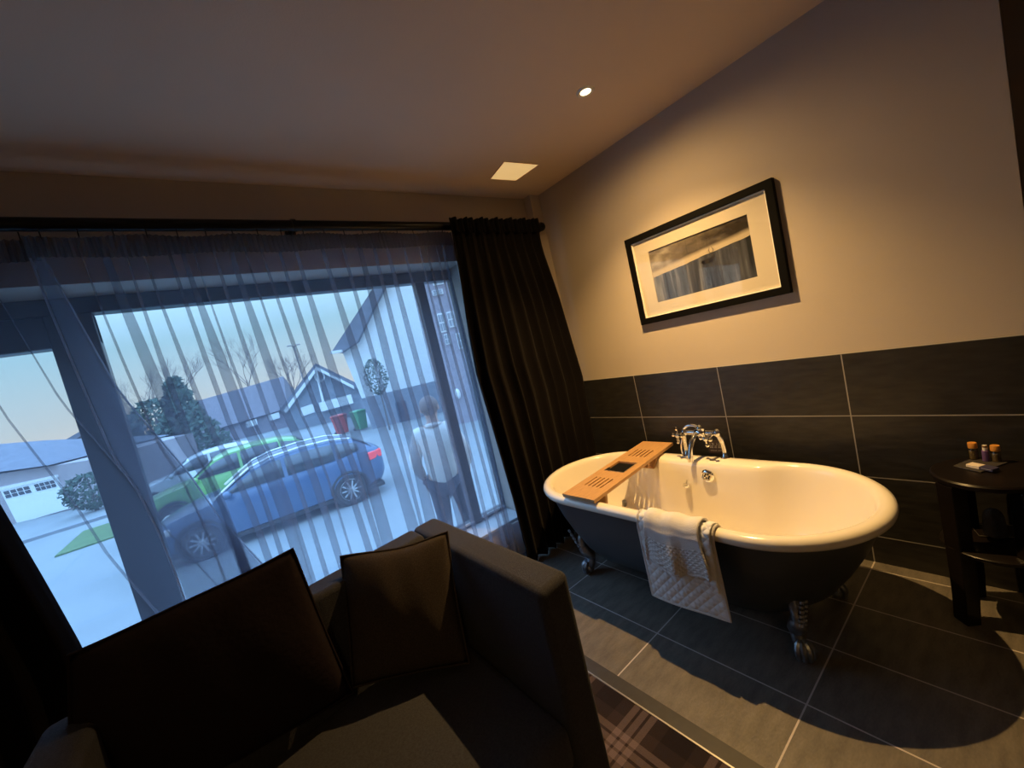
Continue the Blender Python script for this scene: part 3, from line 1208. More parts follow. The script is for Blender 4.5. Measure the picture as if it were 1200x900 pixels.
def sbox(bm, u0, u1, v0, v1, z0, z1, nu=1, nv=1, top=None):
    def Pn(u, v, z):
        p = sq(u, v)
        return Vector((p.x, p.y, z))
    secs = []
    lo = [[bm.verts.new(Pn(lerp(u0, u1, i / nu), lerp(v0, v1, j / nv), z0)) for j in range(nv + 1)] for i in range(nu + 1)]
    hi = [[bm.verts.new(Pn(lerp(u0, u1, i / nu), lerp(v0, v1, j / nv), z1 + (top(i / nu, j / nv) if top else 0))) for j in range(nv + 1)] for i in range(nu + 1)]
    for i in range(nu):
        for j in range(nv):
            bm.faces.new((lo[i][j], lo[i][j + 1], lo[i + 1][j + 1], lo[i + 1][j]))
            bm.faces.new((hi[i][j], hi[i + 1][j], hi[i + 1][j + 1], hi[i][j + 1]))
    for i in range(nu):
        for j in (0, nv):
            bm.faces.new((lo[i][j], lo[i + 1][j], hi[i + 1][j], hi[i][j]))
    for j in range(nv):
        for i in (0, nu):
            bm.faces.new((lo[i][j], lo[i][j + 1], hi[i][j + 1], hi[i][j]))


SEAT = 0.455
bm = nb()
sbox(bm, AT, 1 - AT, 0.01, 1 - BT, 0.09, SEAT - 0.14)
obj('seat_base', bm, sofa_m, sofa, bevel=0.015)
bm = nb()
sbox(bm, AT + 0.004, 1 - AT - 0.004, 0.0, 1 - BT - 0.005, SEAT - 0.135, SEAT - 0.012, 14, 12, lambda i, j: 0.022 * (1 - abs(2 * i - 1) ** 3) * (1 - abs(2 * j - 1) ** 3))
obj('seat_cushion', bm, sofa_m, sofa, bevel=0.03, segs=4)
bm = nb()
sbox(bm, 1 - AT, 1, 0.0, 1, 0.09, SFZ)
obj('arm', bm, sofa_m, sofa, bevel=0.022, segs=4)
bm = nb()
sbox(bm, 0, AT, 0.0, 1, 0.09, SFZ)
obj('arm', bm, sofa_m, sofa, bevel=0.022, segs=4)
bm = nb()
sbox(bm, AT - 0.003, 1 - AT + 0.003, 1 - BT, 1, 0.09, SFZ)
obj('backrest', bm, sofa_m, sofa, bevel=0.022, segs=4)
for u in (0.05, 0.95):
    for v in (0.06, 0.94):
        bm = nb()
        p = sq(u, v)
        lathe(bm, [(0.001, 0.005), (0.018, 0.005), (0.026, 0.092), (0.001, 0.092)], (p.x, p.y, 0), 14)
        obj('leg', bm, darkwood, sofa)


# ------------------------------------------------------------------ scatter cushions


def pillow(name, corners, thick, label, mt, sag=0.02, seed=1, pinch=0.035, group=None):
    """corners bl, br, tr, tl in world; front of the pillow faces n"""
    bl, br, tr, tl = [Vector(c) for c in corners]
    cen = (bl + br + tr + tl) / 4
    n = (br - bl).cross(tl - bl).normalized()
    t_ = thing(name, label, 'cushion', (cen.x, cen.y, min(bl.z, br.z)))
    org = Vector(t_.location)
    N = 22
    rr_ = random.Random(seed)
    ph = [rr_.uniform(0, 6) for _ in range(4)]

    def pt(i, j, s):
        u, v = i / N, j / N
        a, b = 2 * u - 1, 2 * v - 1
        # pinched sides between pointed corners
        pu = 0.5 + 0.5 * a * (1 - pinch * (1 - b * b))
        pv = 0.5 + 0.5 * b * (1 - pinch * (1 - a * a))
        p = bl.lerp(br, pu).lerp(tl.lerp(tr, pu), pv)
        h = (max(0, 1 - a * a) ** 0.55) * (max(0, 1 - b * b) ** 0.55)
        wr = 1 + 0.035 * sin(6 * a + ph[0]) * sin(5 * b + ph[1]) + 0.03 * sin(11 * a + ph[2] + 3 * b)
        p = p + n * s * thick * 0.5 * h * wr
        p.z -= sag * (1 - a * a) * sstep(-0.2, 1, b) * (0.6 + 0.4 * sin(3 * a + ph[3]))
        return p - org
    bm = nb()
    F = [[bm.verts.new(pt(i, j, 1)) for j in range(N + 1)] for i in range(N + 1)]
    Bk = [[F[i][j] if i in (0, N) or j in (0, N) else bm.verts.new(pt(i, j, -1)) for j in range(N + 1)] for i in range(N + 1)]
    for i in range(N):
        for j in range(N):
            bm.faces.new((F[i][j], F[i + 1][j], F[i + 1][j + 1], F[i][j + 1]))
            bm.faces.new((Bk[i][j], Bk[i][j + 1], Bk[i + 1][j + 1], Bk[i + 1][j]))
    obj('cover', bm, mt, t_, auto=180)
    bm = nb()
    loop = [pt(i, 0, 0) for i in range(N)] + [pt(N, j, 0) for j in range(N)] + [pt(N - i, N, 0) for i in range(N)] + [pt(0, N - j, 0) for j in range(N + 1)]
    tube(bm, loop, 0.004, 6)
    obj('piping', bm, mt, t_)
    return t_


# brown-grey cushion in the right-hand corner of the sofa
sbl, sbr = at_z(413, 806, 0.50), at_z(550, 777, 0.475)
ax = (sbr - sbl).normalized()
nrm = Vector((ax.y, -ax.x, 0)).normalized()
if nrm.dot(CAM - sbl) < 0:
    nrm = -nrm
lean = (Vector((0, 0, 1)) - nrm * 0.34).normalized()
pn = ax.cross(lean)
stl, str_ = at_plane(399, 652, sbl, pn), at_plane(524, 623, sbl, pn)
pillow('scatter_cushion', (sbl, sbr, str_, stl), 0.13, 'brown grey square cushion in the right corner of the sofa', pillow_m, 0.012, 4)
# big dark cushion, nearer, against the left part of the backrest
bbl, bbr = at_z(80, 1010, 0.50), at_z(414, 812, 0.50)
ax = (bbr - bbl).normalized()
nrm = Vector((ax.y, -ax.x, 0)).normalized()
if nrm.dot(CAM - bbl) < 0:
    nrm = -nrm
pn = ax.cross((Vector((0, 0, 1)) + nrm * 0.02).normalized())
btl, btr = at_plane(80, 768, bbl, pn), at_plane(343, 643, bbl, pn)
pillow('scatter_cushion', (bbl, bbr, btr, btl), 0.15, 'large black velvet cushion leaning on the left of the sofa back', pillow2_m, 0.006, 9, 0.015)

# ------------------------------------------------------------------ curtain pole
PY = 1.705
pole = thing('curtain_pole', 'long black curtain pole above the window', 'curtain pole', (-2.3, PY, 2.345))
bm = nb()
pz0, pz1 = 2.350, 2.337
PLX, PRX = -4.5, -0.085
tube(bm, [(PLX + 2.3, 0, 0.012), (PRX + 2.3, 0, -0.006)], 0.027, 20)
obj('rod', bm, pole_m, pole)
for x in (PLX, PRX):
    bm = nb()
    lathe(bm, [(0.001, -0.02), (0.030, -0.02), (0.034, -0.01), (0.034, 0.008), (0.028, 0.018), (0.001, 0.02)], (x + 2.3, 0, -0.006 if x > -1 else 0.012), 20, 'x')
    obj('finial', bm, pole_m, pole)
for x in (-3.6, -1.862, -0.5):
    bm = nb()
    tube(bm, [(x + 2.3, 0.115, 0.0), (x + 2.3, 0.0, 0.0)], 0.010, 10)
    lathe(bm, [(0.001, 0.115), (0.028, 0.115), (0.028, 0.105), (0.001, 0.105)], (x + 2.3, 0, 0), 16, 'y')
    lathe(bm, [(0.028, -0.010), (0.0315, -0.010), (0.0315, 0.010), (0.028, 0.010), (0.028, -0.010)], (x + 2.3, 0, 0.003), 20, 'x', caps=False)
    obj('bracket', bm, pole_m, pole)

# ------------------------------------------------------------------ heavy curtains


def heavy(name, label, left, right, ztop, zbot, folds, amp, y0, seed, header=True, ybot=0.0):
    t_ = thing(name, label, 'curtain', (0.5 * (interp(left, 1) + interp(right, 1)), y0, zbot), 0, 'heavy velvet curtains beside the window')
    org = Vector(t_.location)
    rr_ = random.Random(seed)
    phs = [rr_.uniform(-0.5, 0.5) for _ in range(folds + 2)]
    bm = nb()
    NU, NZ = folds * 14, 40
    rows = []
    for j in range(NZ + 1):
        z = lerp(ztop, zbot, j / NZ)
        a, b = interp(left, z), interp(right, z)
        row = []
        tt = (ztop - z) / (ztop - zbot)
        for i in range(NU + 1):
            u = i / NU
            f = u * folds
            k = int(min(f, folds - 1e-6))
            w = sin(2 * pi * f + phs[k] * 0.0)
            am = amp * (0.45 + 0.55 * sstep(0.0, 0.35, tt)) * (0.75 + 0.5 * noise.noise(Vector((f * 0.7, tt * 1.2, seed))))
            x = lerp(a, b, u) + 0.030 * noise.noise(Vector((f * 0.5, tt * 1.5, seed + 5))) * sstep(0.05, 0.3, tt) + 0.25 * am * sin(4 * pi * f + 1.0) * 0.6
            y = y0 + am * w + 0.25 * am * sin(4 * pi * f + seed) + ybot * tt * tt
            if tt < 0.075:
                y = y0 + amp * 0.45 * w + 0.005 * sin(2 * pi * f * 4)
            row.append(bm.verts.new((x - org.x, y - org.y, z - org.z)))
        rows.append(row)
    for p, q in zip(rows, rows[1:]):
        for i in range(NU):
            bm.faces.new((p[i], p[i + 1], q[i + 1], q[i]))
    obj('drape', bm, velvet, t_, auto=180, solid=0.004)
    bm = nb()                                # gathered heading
    r1, r2 = [], []
    for z, lst in ((ztop + 0.025, r1), (ztop - 0.07, r2)):
        a, b = interp(left, ztop), interp(right, ztop)
        for i in range(NU + 1):
            u = i / NU
            lst.append(bm.verts.new((lerp(a, b, u) - org.x, y0 - 0.010 + amp * 0.5 * sin(2 * pi * u * folds * 2) - org.y, z + (0.006 * sin(u * 40 + 1) if z > ztop else 0) - org.z)))
    for i in range(NU):
        bm.faces.new((r1[i], r1[i + 1], r2[i + 1], r2[i]))
    obj('heading', bm, velvet, t_, auto=180, solid=0.006)
    return t_


def zx(pairs, y):
    """edge traced in the photograph, turned into (z, x) at depth y"""
    r = []
    for p in pairs:
        q = at_y(*p, y)
        r.append((q.z, q.x))
    return sorted(r)


CY = 1.625
lft = zx([(529, 268), (540, 330), (560, 440), (583, 520), (603, 590), (618, 650)], CY)
rgt = zx([(631, 270), (633, 285), (656, 350), (683, 440), (697, 520), (704, 600), (708, 660)], CY)
lft = [(-0.2, lft[0][1])] + lft
rgt = [(-0.2, rgt[0][1])] + rgt
heavy('curtain', 'heavy black velvet curtain hanging between the window and the bathtub', lft, rgt, 2.335, 0.015, 9, 0.040, CY, 3)
lft2 = [(0, -4.3), (2.4, -4.3)]
rgt2 = zx([(0, 598), (45, 676), (90, 755), (104, 785), (112, 812)], CY)
rgt2 = [(-0.2, rgt2[0][1])] + rgt2
rgt2 = rgt2 + [(2.4, rgt2[-1][1] - 0.12)]
heavy('curtain', 'heavy black velvet curtain at the far left behind the sofa', lft2, rgt2, 2.335, 0.015, 11, 0.040, CY, 8)

# ------------------------------------------------------------------ voile curtains
SY = 1.705
hem_m = sheer_mat('voile hem', 0.8, (0.50, 0.50, 0.56))


def sheer(name, label, x0, x1, overlaps, y0, ztop, zbot, sway, edge0=None, edge1=None, seed=0, wmul=1.0, back=None):
    t_ = thing(name, label, 'sheer curtain', (0.5 * (x0 + x1), y0, zbot), 0, 'sheer voile curtains across the window')
    org = Vector(t_.location)
    ov_ = sorted(overlaps)
    rr_ = random.Random(seed)
    drift = {c: (rr_.uniform(-1, 1), rr_.uniform(0, 6), rr_.uniform(0.8, 1.25)) for c, w in ov_}
    NZ = 34
    rows = []
    bm = nb()
    for j in range(NZ + 1):
        z = lerp(ztop, zbot, j / NZ)
        tt = (ztop - z) / (ztop - zbot)
        A_ = interp(edge0, z) if edge0 else x0
        B_ = interp(edge1, z) if edge1 else x1

        def mp(x):
            u = (x - x0) / (x1 - x0)
            return lerp(A_, B_, u)
        pts = []
        cur = None
        yo = 0.0
        sec = [(mp(x0), 0.0)]
        for c, w in ov_:
            d = drift[c]
            cc_ = mp(c) + sway * tt * d[0] + 0.008 * sin(2.6 * tt * d[2] + d[1])
            gw = w * wmul * (0.45 + 0.55 * sstep(0.0, 0.30, tt)) * (1 + 0.35 * sin(3.1 * tt * d[2] + d[1] * 2) + 0.25 * tt)
            sec += [(cc_ + gw / 2, 0.000), (cc_ - gw / 2, 0.014), (cc_ + gw * 0.5 + 0.004, 0.022)]
        sec.append((mp(x1), 0.0))
        if back:
            sec += [(lerp(mp(x1), interp(back, z), 0.5), 0.010), (max(interp(back, z), -9), 0.016)]
            sec += [(lerp(mp(x1), interp(back, z), 0.45), 0.026), (mp(x1) - 0.012, 0.032)]
        # subdivide spans with a gentle ripple
        row = []
        for k, (a, b) in enumerate(zip(sec, sec[1:])):
            long = (k % 3 == 0)
            n = 5 if long else 2
            for q in range(n):
                s = q / n
                x = lerp(a[0], b[0], s)
                y = lerp(a[1], b[1], s)
                if long:
                    y += 0.016 * sin(pi * s) * sin(k * 1.7 + 2 * tt)
                row.append((x, y))
        row.append(sec[-1])
        rows.append([bm.verts.new((x - org.x, y0 + y + 0.012 * sin(x * 5 + 2 * tt) - org.y, z - org.z)) for x, y in row])
    for p, q in zip(rows, rows[1:]):
        for i in range(len(p) - 1):
            bm.faces.new((p[i], p[i + 1], q[i + 1], q[i]))
    obj('voile', bm, sheer_m, t_, auto=180)
    # gathered heading tape
    bm = nb()
    A_ = interp(edge0, ztop) if edge0 else x0
    B_ = interp(edge1, ztop) if edge1 else x1
    n = int((B_ - A_) / 0.011)
    r1, r2 = [], []
    for i in range(n + 1):
        x = lerp(A_, B_, i / n)
        y = y0 - 0.012 + (0.007 if i % 2 else -0.007)
        r1.append(bm.verts.new((x - org.x, y - org.y, ztop + 0.006 * sin(x * 17) - org.z)))
        r2.append(bm.verts.new((x - org.x, y - org.y, ztop - 0.085 + 0.005 * sin(x * 11 + 1) - org.z)))
    for i in range(n):
        bm.faces.new((r1[i], r1[i + 1], r2[i + 1], r2[i]))
    obj('heading_tape', bm, tape_m, t_, auto=20)
    x = A_ + 0.05
    while x < B_:
        bm = nb()
        tube(bm, [(x - org.x, y0 - 0.01 - org.y, ztop - 0.01 - org.z), (x - org.x, y0 - 0.015 - org.y, 2.335 - org.z)], 0.0025, 6)
        obj('hook', bm, pole_m, t_)
        x += 0.105
    for edge in (edge0, edge1):
        if edge:
            bm = nb()
            tube(bm, [(interp(edge, lerp(ztop, zbot, k / 30)) - org.x, y0 + 0.004 - org.y, lerp(ztop, zbot, k / 30) - org.z) for k in range(31)], 0.004, 6)
            obj('hem', bm, hem_m, t_)
    return t_


edgeR = zx([(58, 362), (91, 440), (133, 536), (160, 573), (187, 627), (208, 680)], SY)
edgeR = [(0.0, edgeR[0][1] + 0.02)] + edgeR + [(2.3, edgeR[-1][1] - 0.01)]
edgeL = zx([(75, 345), (100, 390), (139, 459), (219, 552), (256, 605), (307, 661)], SY + 0.045)
edgeL = [(0.0, edgeL[0][1] + 0.30)] + edgeL + [(2.3, edgeL[-1][1] - 0.03)]


def bands(lst, y, row):
    """dark bands of overlapping voile: (left px, right px) read along one row of the photograph"""
    r = []
    for a, b in lst:
        p, q = at_y(a, row, y), at_y(b, row, y)
        r.append((0.5 * (p.x + q.x), q.x - p.x))
    return r


bR = bands([(131, 136), (150, 168), (176, 183), (196, 205), (221, 229), (237, 247), (255, 259), (277, 284), (291, 299), (309, 312), (329, 336)], SY, 352)
bR += bands([(345, 350), (362, 372), (391, 402), (415, 419), (430, 442), (453, 457), (466, 474)], SY, 340)
bR += bands([(484, 487), (503, 505), (511, 514), (521, 523), (529, 532)], SY, 330)
# keep positions but undo the pixel row's height offset: the bands hang vertically
x1R = -0.93
sheer('sheer_curtain', 'grey voile sheer curtain covering the middle and right window lights', edgeR[len(edgeR) // 2][1] - 0.0, x1R, bR, SY, 2.298, 0.03, 0.035, edge0=edgeR, seed=5)
bL = [(-3.9, 0.03), (-3.7, 0.05), (-3.5, 0.03), (-3.34, 0.016)] + bands([(2, 7)], SY + 0.045, 470) + bands([(62, 65)], SY + 0.045, 470)
sheer('sheer_curtain', 'grey voile sheer curtain at the left, flaring over the wide mullion', -4.25, edgeL[len(edgeL) // 2][1], bL, SY + 0.045, 2.298, 0.03, 0.05, edge1=edgeL, seed=12, back=edgeR)

# ------------------------------------------------------------------ outside: ground and street
GZ = -1.0
pave = mat('pale concrete paving', (0.36, 0.40, 0.43), 0.85, var=0.08, vscale=1.5)
g = NG(pave)
(X, Y, Z), P = g.pos()
gl = g.m('MAXIMUM', g.line(Y, 2.4, 0.9, 0.03), g.line(X, 3.0, 0.4, 0.03))
nz = g.noise(P, 0.6, 5)
cc_ = g.ramp(nz, (0.3, (0.21, 0.23, 0.235)), (0.7, (0.27, 0.29, 0.295)))
g.n.links.new(g.mix(gl, cc_, (0.22, 0.25, 0.28)), g.b.inputs['Base Color'])
bm = nb()
box(bm, -60, 60, 2.09, 120, GZ - 0.3, GZ)
struct('floor', bm, pave, smooth=False)
bm = nb()
box(bm, -1.75, 0.8, 2.09, 3.95, GZ, -0.5)
struct('trim_5', bm, pave, smooth=False, bevel=0.01)
kerb = mat('kerb stone', (0.25, 0.27, 0.30), 0.85, var=0.1, vscale=3)
bm = nb()
box(bm, -30, -4.6, 19.2, 19.5, GZ, GZ + 0.10)
struct('trim_6', bm, kerb, smooth=False)
bm = nb()
box(bm, -6.2, 2.2, 14.6, 17.5, GZ, GZ + 0.04)
struct('trim_7', bm, mat('mown grass', (0.10, 0.17, 0.06), 0.95, var=0.3, vscale=10), smooth=False)

wall_pink = mat('pinkish render', (0.38, 0.34, 0.36), 0.9, var=0.06, vscale=2)
wall_white = mat('white render', (0.78, 0.80, 0.80), 0.85, var=0.03, vscale=1)
wall_grey = mat('grey stone wall', (0.22, 0.25, 0.30), 0.9, var=0.15, vscale=3)
brick = mat('mauve brick wall', (0.30, 0.28, 0.33), 0.9, var=0.15, vscale=6)
roof_m = mat('slate roof', (0.16, 0.17, 0.21), 0.8, var=0.15, vscale=3)
roof_b = mat('brown tiled roof', (0.17, 0.15, 0.17), 0.85, var=0.15, vscale=3)
trimw = mat('white woodwork', (0.80, 0.82, 0.82), 0.6)
darkpane = mat('dark window pane', (0.05, 0.06, 0.08), 0.15)


class Plane:
    """a vertical facade standing at p0 (plan) and facing direction n (plan); reads points along the view rays"""

    def __init__(s, p0, n):
        s.p0 = Vector((p0[0], p0[1], 0))
        s.n = Vector((n[0], n[1], 0)).normalized()

    def __call__(s, px, py, back=0.0):
        return at_plane(px, py, s.p0 - s.n * back, s.n)

    def slab(s, bm, poly, depth, front=0.0):
        pts = [s(*p) + s.n * front for p in poly]
        prism(bm, pts, -s.n * depth)


def part(name, mt, root, bm, **k):
    o = off_bm(bm, root)
    return obj(name, o, mt, root, smooth=False, **k)


def off_bm(bm, root):
    for v in bm.verts:
        v.co -= root.location
    return bm


def down(p, z=GZ):
    return Vector((p.x, p.y, z))


# --- garage house at the left
pl = Plane((-9.0, 26.4), (-0.55, -0.83))
r_ = pl(40, 600)
hA = thing('garage_house', 'low pinkish house with a wide white garage door across the street', 'house', (r_.x, r_.y, GZ))
bm = nb()
a, b, c, d = pl(-45, 562), pl(112, 538), down(pl(130, 590)), down(pl(-45, 625))
prism(bm, [a, b, c, d], -pl.n * 6)
part('wall', wall_pink, hA, bm)
bm = nb()
e1, e2 = pl(-45, 558) + pl.n * 0.3, pl(66, 543) + pl.n * 0.3
k1, k2 = pl(-45, 524, 3.2), pl(53, 516, 3.2)
b1_, b2_ = e1 - pl.n * 6.8, e2 - pl.n * 6.8
rings(bm, [[e1, k1, b1_], [e2, k2, b2_]])
part('roof', roof_m, hA, bm)
bm = nb()
pl.slab(bm, [(2, 574), (67, 559), (86, 594.5), (22, 613)], 0.1, 0.06)
gd = part('garage_door', mat('white garage door', (0.82, 0.86, 0.88), 0.5), hA, bm)
for x0, x1, yo in ((5, 36, 0), (41, 65, -7.8)):
    bm = nb()
    for r in range(2):
        for q in range(4):
            u0, u1 = lerp(x0, x1, q / 4 + 0.03), lerp(x0, x1, (q + 1) / 4 - 0.03)
            yb = 576 + r * 4.2
            sl_ = -0.235
            pl.slab(bm, [(u0 + r * 2, yb + (u0 - 5) * sl_), (u1 + r * 2, yb + (u1 - 5) * sl_), (u1 + 2 + r * 2, yb + 3.4 + (u1 - 5) * sl_), (u0 + 2 + r * 2, yb + 3.4 + (u0 - 5) * sl_)], 0.02, 0.08)
    off_bm(bm, hA)
    obj('pane', bm, darkpane, gd, smooth=False)
bm = nb()
pl.slab(bm, [(-1, 571), (68, 556), (69, 559), (1, 575)], 0.1, 0.10)
part('lintel', trimw, hA, bm)

pl = Plane((-9.8, 42.0), (-0.2, -1))
r_ = pl(100, 545)
hB = thing('gable_house', 'house with a dark pitched roof behind the garage house, beside the wide mullion', 'house', (r_.x, r_.y, GZ))
bm = nb()
prism(bm, [pl(62, 545), pl(77, 517), pl(104, 505), pl(126, 510), pl(132, 545), down(pl(132, 545)), down(pl(62, 545))], -pl.n * 7)
part('wall', wall_pink, hB, bm)
bm = nb()
pl.slab(bm, [(70, 521), (101, 503), (112, 503), (100, 509), (80, 523)], 8, 0.5)
pl.slab(bm, [(101, 503), (112, 503), (130, 508), (129, 513), (108, 508)], 8, 0.5)
part('roof', roof_m, hB, bm)
bm = nb()
pl.slab(bm, [(107, 520), (116, 518), (119, 528), (111, 530)], 0.1, 0.06)
part('window', trimw, hB, bm)

# --- long brown building in the middle distance
pl = Plane((2.0, 46.0), (-0.35, -1))
r_ = pl(300, 480)
hC = thing('brown_terrace', 'long brown building with a flat ridge behind the bare trees', 'building', (r_.x, r_.y, GZ))
bm = nb()
prism(bm, [pl(205, 517), pl(335, 478), down(pl(335, 478)), down(pl(205, 517))], -pl.n * 8)
part('wall', brick, hC, bm)
bm = nb()
e1, e2 = pl(201, 518) + pl.n * 0.4, pl(338, 478) + pl.n * 0.4
k1, k2 = pl(203, 478, 4), pl(332, 441, 4)
rings(bm, [[e1, k1, e1 - pl.n * 9], [e2, k2, e2 - pl.n * 9]])
part('roof', roof_b, hC, bm)
for x in (290, 316):
    bm = nb()
    y = 458 - (x - 290) * 0.30 + 36
    pl.slab(bm, [(x, y), (x + 12, y - 3.6), (x + 13.5, y + 3), (x + 1.5, y + 6.6)], 0.1, 0.5)
    part('roof_light', trimw, hC, bm)

# --- gabled bungalow with white bargeboards
pl = Plane((5.0, 36.0), (-0.25, -1))
r_ = pl(370, 490)
hD = thing('gabled_bungalow', 'grey gabled house with white bargeboards and a round gable window', 'house', (r_.x, r_.y, GZ))
bm = nb()
prism(bm, [pl(334, 478), pl(371, 431), pl(425, 458), down(pl(436, 500)), down(pl(338, 500))], -pl.n * 9)
part('wall', wall_grey, hD, bm)
bm = nb()
pl.slab(bm, [(328, 480), (370, 426), (372, 431), (333, 483)], 10, 0.5)
pl.slab(bm, [(370, 426), (424, 452), (424, 458), (371, 431)], 10, 0.5)
part('roof', roof_m, hD, bm)
bm = nb()
pl.slab(bm, [(333, 481), (371, 430), (372, 434), (336, 484)], 0.2, 0.55)
pl.slab(bm, [(371, 430), (414, 452), (415, 456), (372, 434)], 0.2, 0.55)
pl.slab(bm, [(369, 432), (371.5, 431), (380, 470), (377.5, 471)], 0.2, 0.5)
part('bargeboard', trimw, hD, bm)
bm = nb()
c = pl(374.5, 441) + pl.n * 0.1
t = Vector((-pl.n.y, pl.n.x, 0))
tube(bm, [c + t * (0.36 * cos(2 * pi * k / 20)) + Vector((0, 0, 0.42 * sin(2 * pi * k / 20))) for k in range(21)], 0.07, 8)
part('round_window', trimw, hD, bm)
bm = nb()
pl.slab(bm, [(352, 478), (367, 473), (369, 483), (354, 488)], 0.15, 0.1)
part('window', trimw, hD, bm)
bm = nb()
pl.slab(bm, [(374, 472), (411, 462), (414, 472), (377, 482)], 0.4, 0.7)
part('canopy', trimw, hD, bm)

# --- white gabled building
pl = Plane((4.6, 21.0), (-0.62, -1))
r_ = pl(460, 500)
hE = thing('white_building', 'tall white gabled building with a steep dark roof across the street', 'building', (r_.x, r_.y, GZ))
bm = nb()
prism(bm, [pl(424, 467), pl(401, 412), pl(432, 372), pl(452, 300), pl(497, 300), pl(524, 443)], -pl.n * 4)
part('upper_wall', wall_white, hE, bm)
bm = nb()
prism(bm, [pl(424, 467), pl(524, 443), down(pl(532, 480)), down(pl(438, 508))], -pl.n * 4)
part('lower_wall', wall_grey, hE, bm)
bm = nb()
pl.slab(bm, [(391, 413.5), (431, 352), (464, 300), (472, 300), (437, 368), (421, 401), (402, 414)], 4.6, 0.4)
part('roof', roof_m, hE, bm)
bm = nb()
pl.slab(bm, [(391, 412), (404, 410), (404.5, 413), (391.5, 415)], 0.3, 0.6)
part('gutter', trimw, hE, bm)
bm = nb()
pl.slab(bm, [(463, 472), (475, 469), (481, 492), (469, 496)], 0.1, 0.05)
part('door', mat('dark blue door', (0.03, 0.05, 0.09), 0.5), hE, bm)

# --- brick building at the right of the window
pl = Plane((3.4, 15.2), (-0.75, -1))
r_ = pl(540, 480)
hF = thing('brick_building', 'tall mauve brick building with white sash windows at the right of the view', 'building', (r_.x, r_.y, GZ))
bm = nb()
prism(bm, [pl(489, 300), pl(620, 270), down(pl(640, 470)), down(pl(524, 494))], -pl.n * 3)
part('wall', brick, hF, bm)
for x, y, w, h in ((505, 322, 12, 13), (524, 318, 12, 13), (506.5, 341, 12, 6), (512, 368, 7, 22), (523, 366, 8, 18), (544, 360, 9, 30), (520, 392, 6, 12), (534, 391, 7, 18), (556, 386, 8, 24), (561, 318, 12, 22)):
    bm = nb()
    sl_ = -0.2
    pl.slab(bm, [(x, y), (x + w, y + w * sl_), (x + w + h * 0.24, y + w * sl_ + h), (x + h * 0.24, y + h)], 0.1, 0.06)
    f = part('window', trimw, hF, bm)
    bm = nb()
    for i in range(2):
        for j in range(2):
            u0, v0 = 0.10 + 0.45 * i, 0.08 + 0.46 * j
            P_ = [(u0, v0), (u0 + 0.35, v0), (u0 + 0.35, v0 + 0.38), (u0, v0 + 0.38)]
            pl.slab(bm, [(x + u * w + v * h * 0.24, y + u * w * sl_ + v * h) for u, v in P_], 0.02, 0.085)
    for v in bm.verts:
        v.co -= hF.location
    obj('pane', bm, mat('grey window pane', (0.30, 0.33, 0.38), 0.2), f, smooth=False)
bm = nb()
ball(bm, pl(537, 461) + pl.n * 0.15 - hF.location, 0.16, 14, (0.7, 0.7, 1.3))
obj('wall_lamp', bm, trimw, hF)

# ------------------------------------------------------------------ trees and shrubs
bark = mat('bare winter bark', (0.14, 0.12, 0.12), 0.9)
leafm = mat('dark evergreen leaves', (0.07, 0.11, 0.085), 0.9, var=0.4, vscale=5)


def bare_tree(px, py_base, dist, height, seed, label):
    v = ray(px, py_base)
    p = CAM + v * dist
    t_ = thing('bare_tree', label, 'tree', (p.x, p.y, GZ), 0, 'bare winter trees across the street')
    rr_ = random.Random(seed)
    trunk = nb()
    tube(trunk, [(0, 0, 0), (0.05, 0, height * 0.25), (0, 0.05, height * 0.42)], [0.16, 0.12, 0.09], 8)
    obj('trunk', trunk, bark, t_)
    bm = nb()

    def grow(p, d, ln, r, lev):
        e_ = p + d * ln
        mid = (p + e_) / 2 + Vector((rr_.uniform(-1, 1), rr_.uniform(-1, 1), rr_.uniform(0, 1))) * ln * 0.07
        tube(bm, [p, mid, e_], [r, r * 0.8, r * 0.55], 5)
        if lev == 0:
            return
        for _ in range(3 if lev > 1 else 4):
            nd = (d + Vector((rr_.uniform(-1, 1), rr_.uniform(-1, 1), rr_.uniform(-0.15, 0.8))) * 0.75).normalized()
            grow(p.lerp(e_, rr_.uniform(0.45, 1.0)), nd, ln * rr_.uniform(0.55, 0.8), r * 0.55, lev - 1)
    for k in range(5):
        a = k * 2 * pi / 5 + rr_.uniform(-0.4, 0.4)
        grow(Vector((0, 0.02, height * rr_.uniform(0.30, 0.42))), Vector((cos(a) * 0.6, sin(a) * 0.6, 0.9)).normalized(), height * 0.24, 0.06, 4)
    obj('branches', bm, bark, t_)
    return t_


bare_tree(176, 500, 66, 13.0, 1, 'bare tree nearest the wide mullion, left of the dark conifer')
bare_tree(222, 490, 72, 17.5, 2, 'bare tree rising directly behind the dark conifer')
bare_tree(296, 470, 80, 20, 3, 'tall bare tree behind the long brown building')
bare_tree(345, 462, 60, 11, 4, 'bare tree behind the left slope of the gabled grey house')


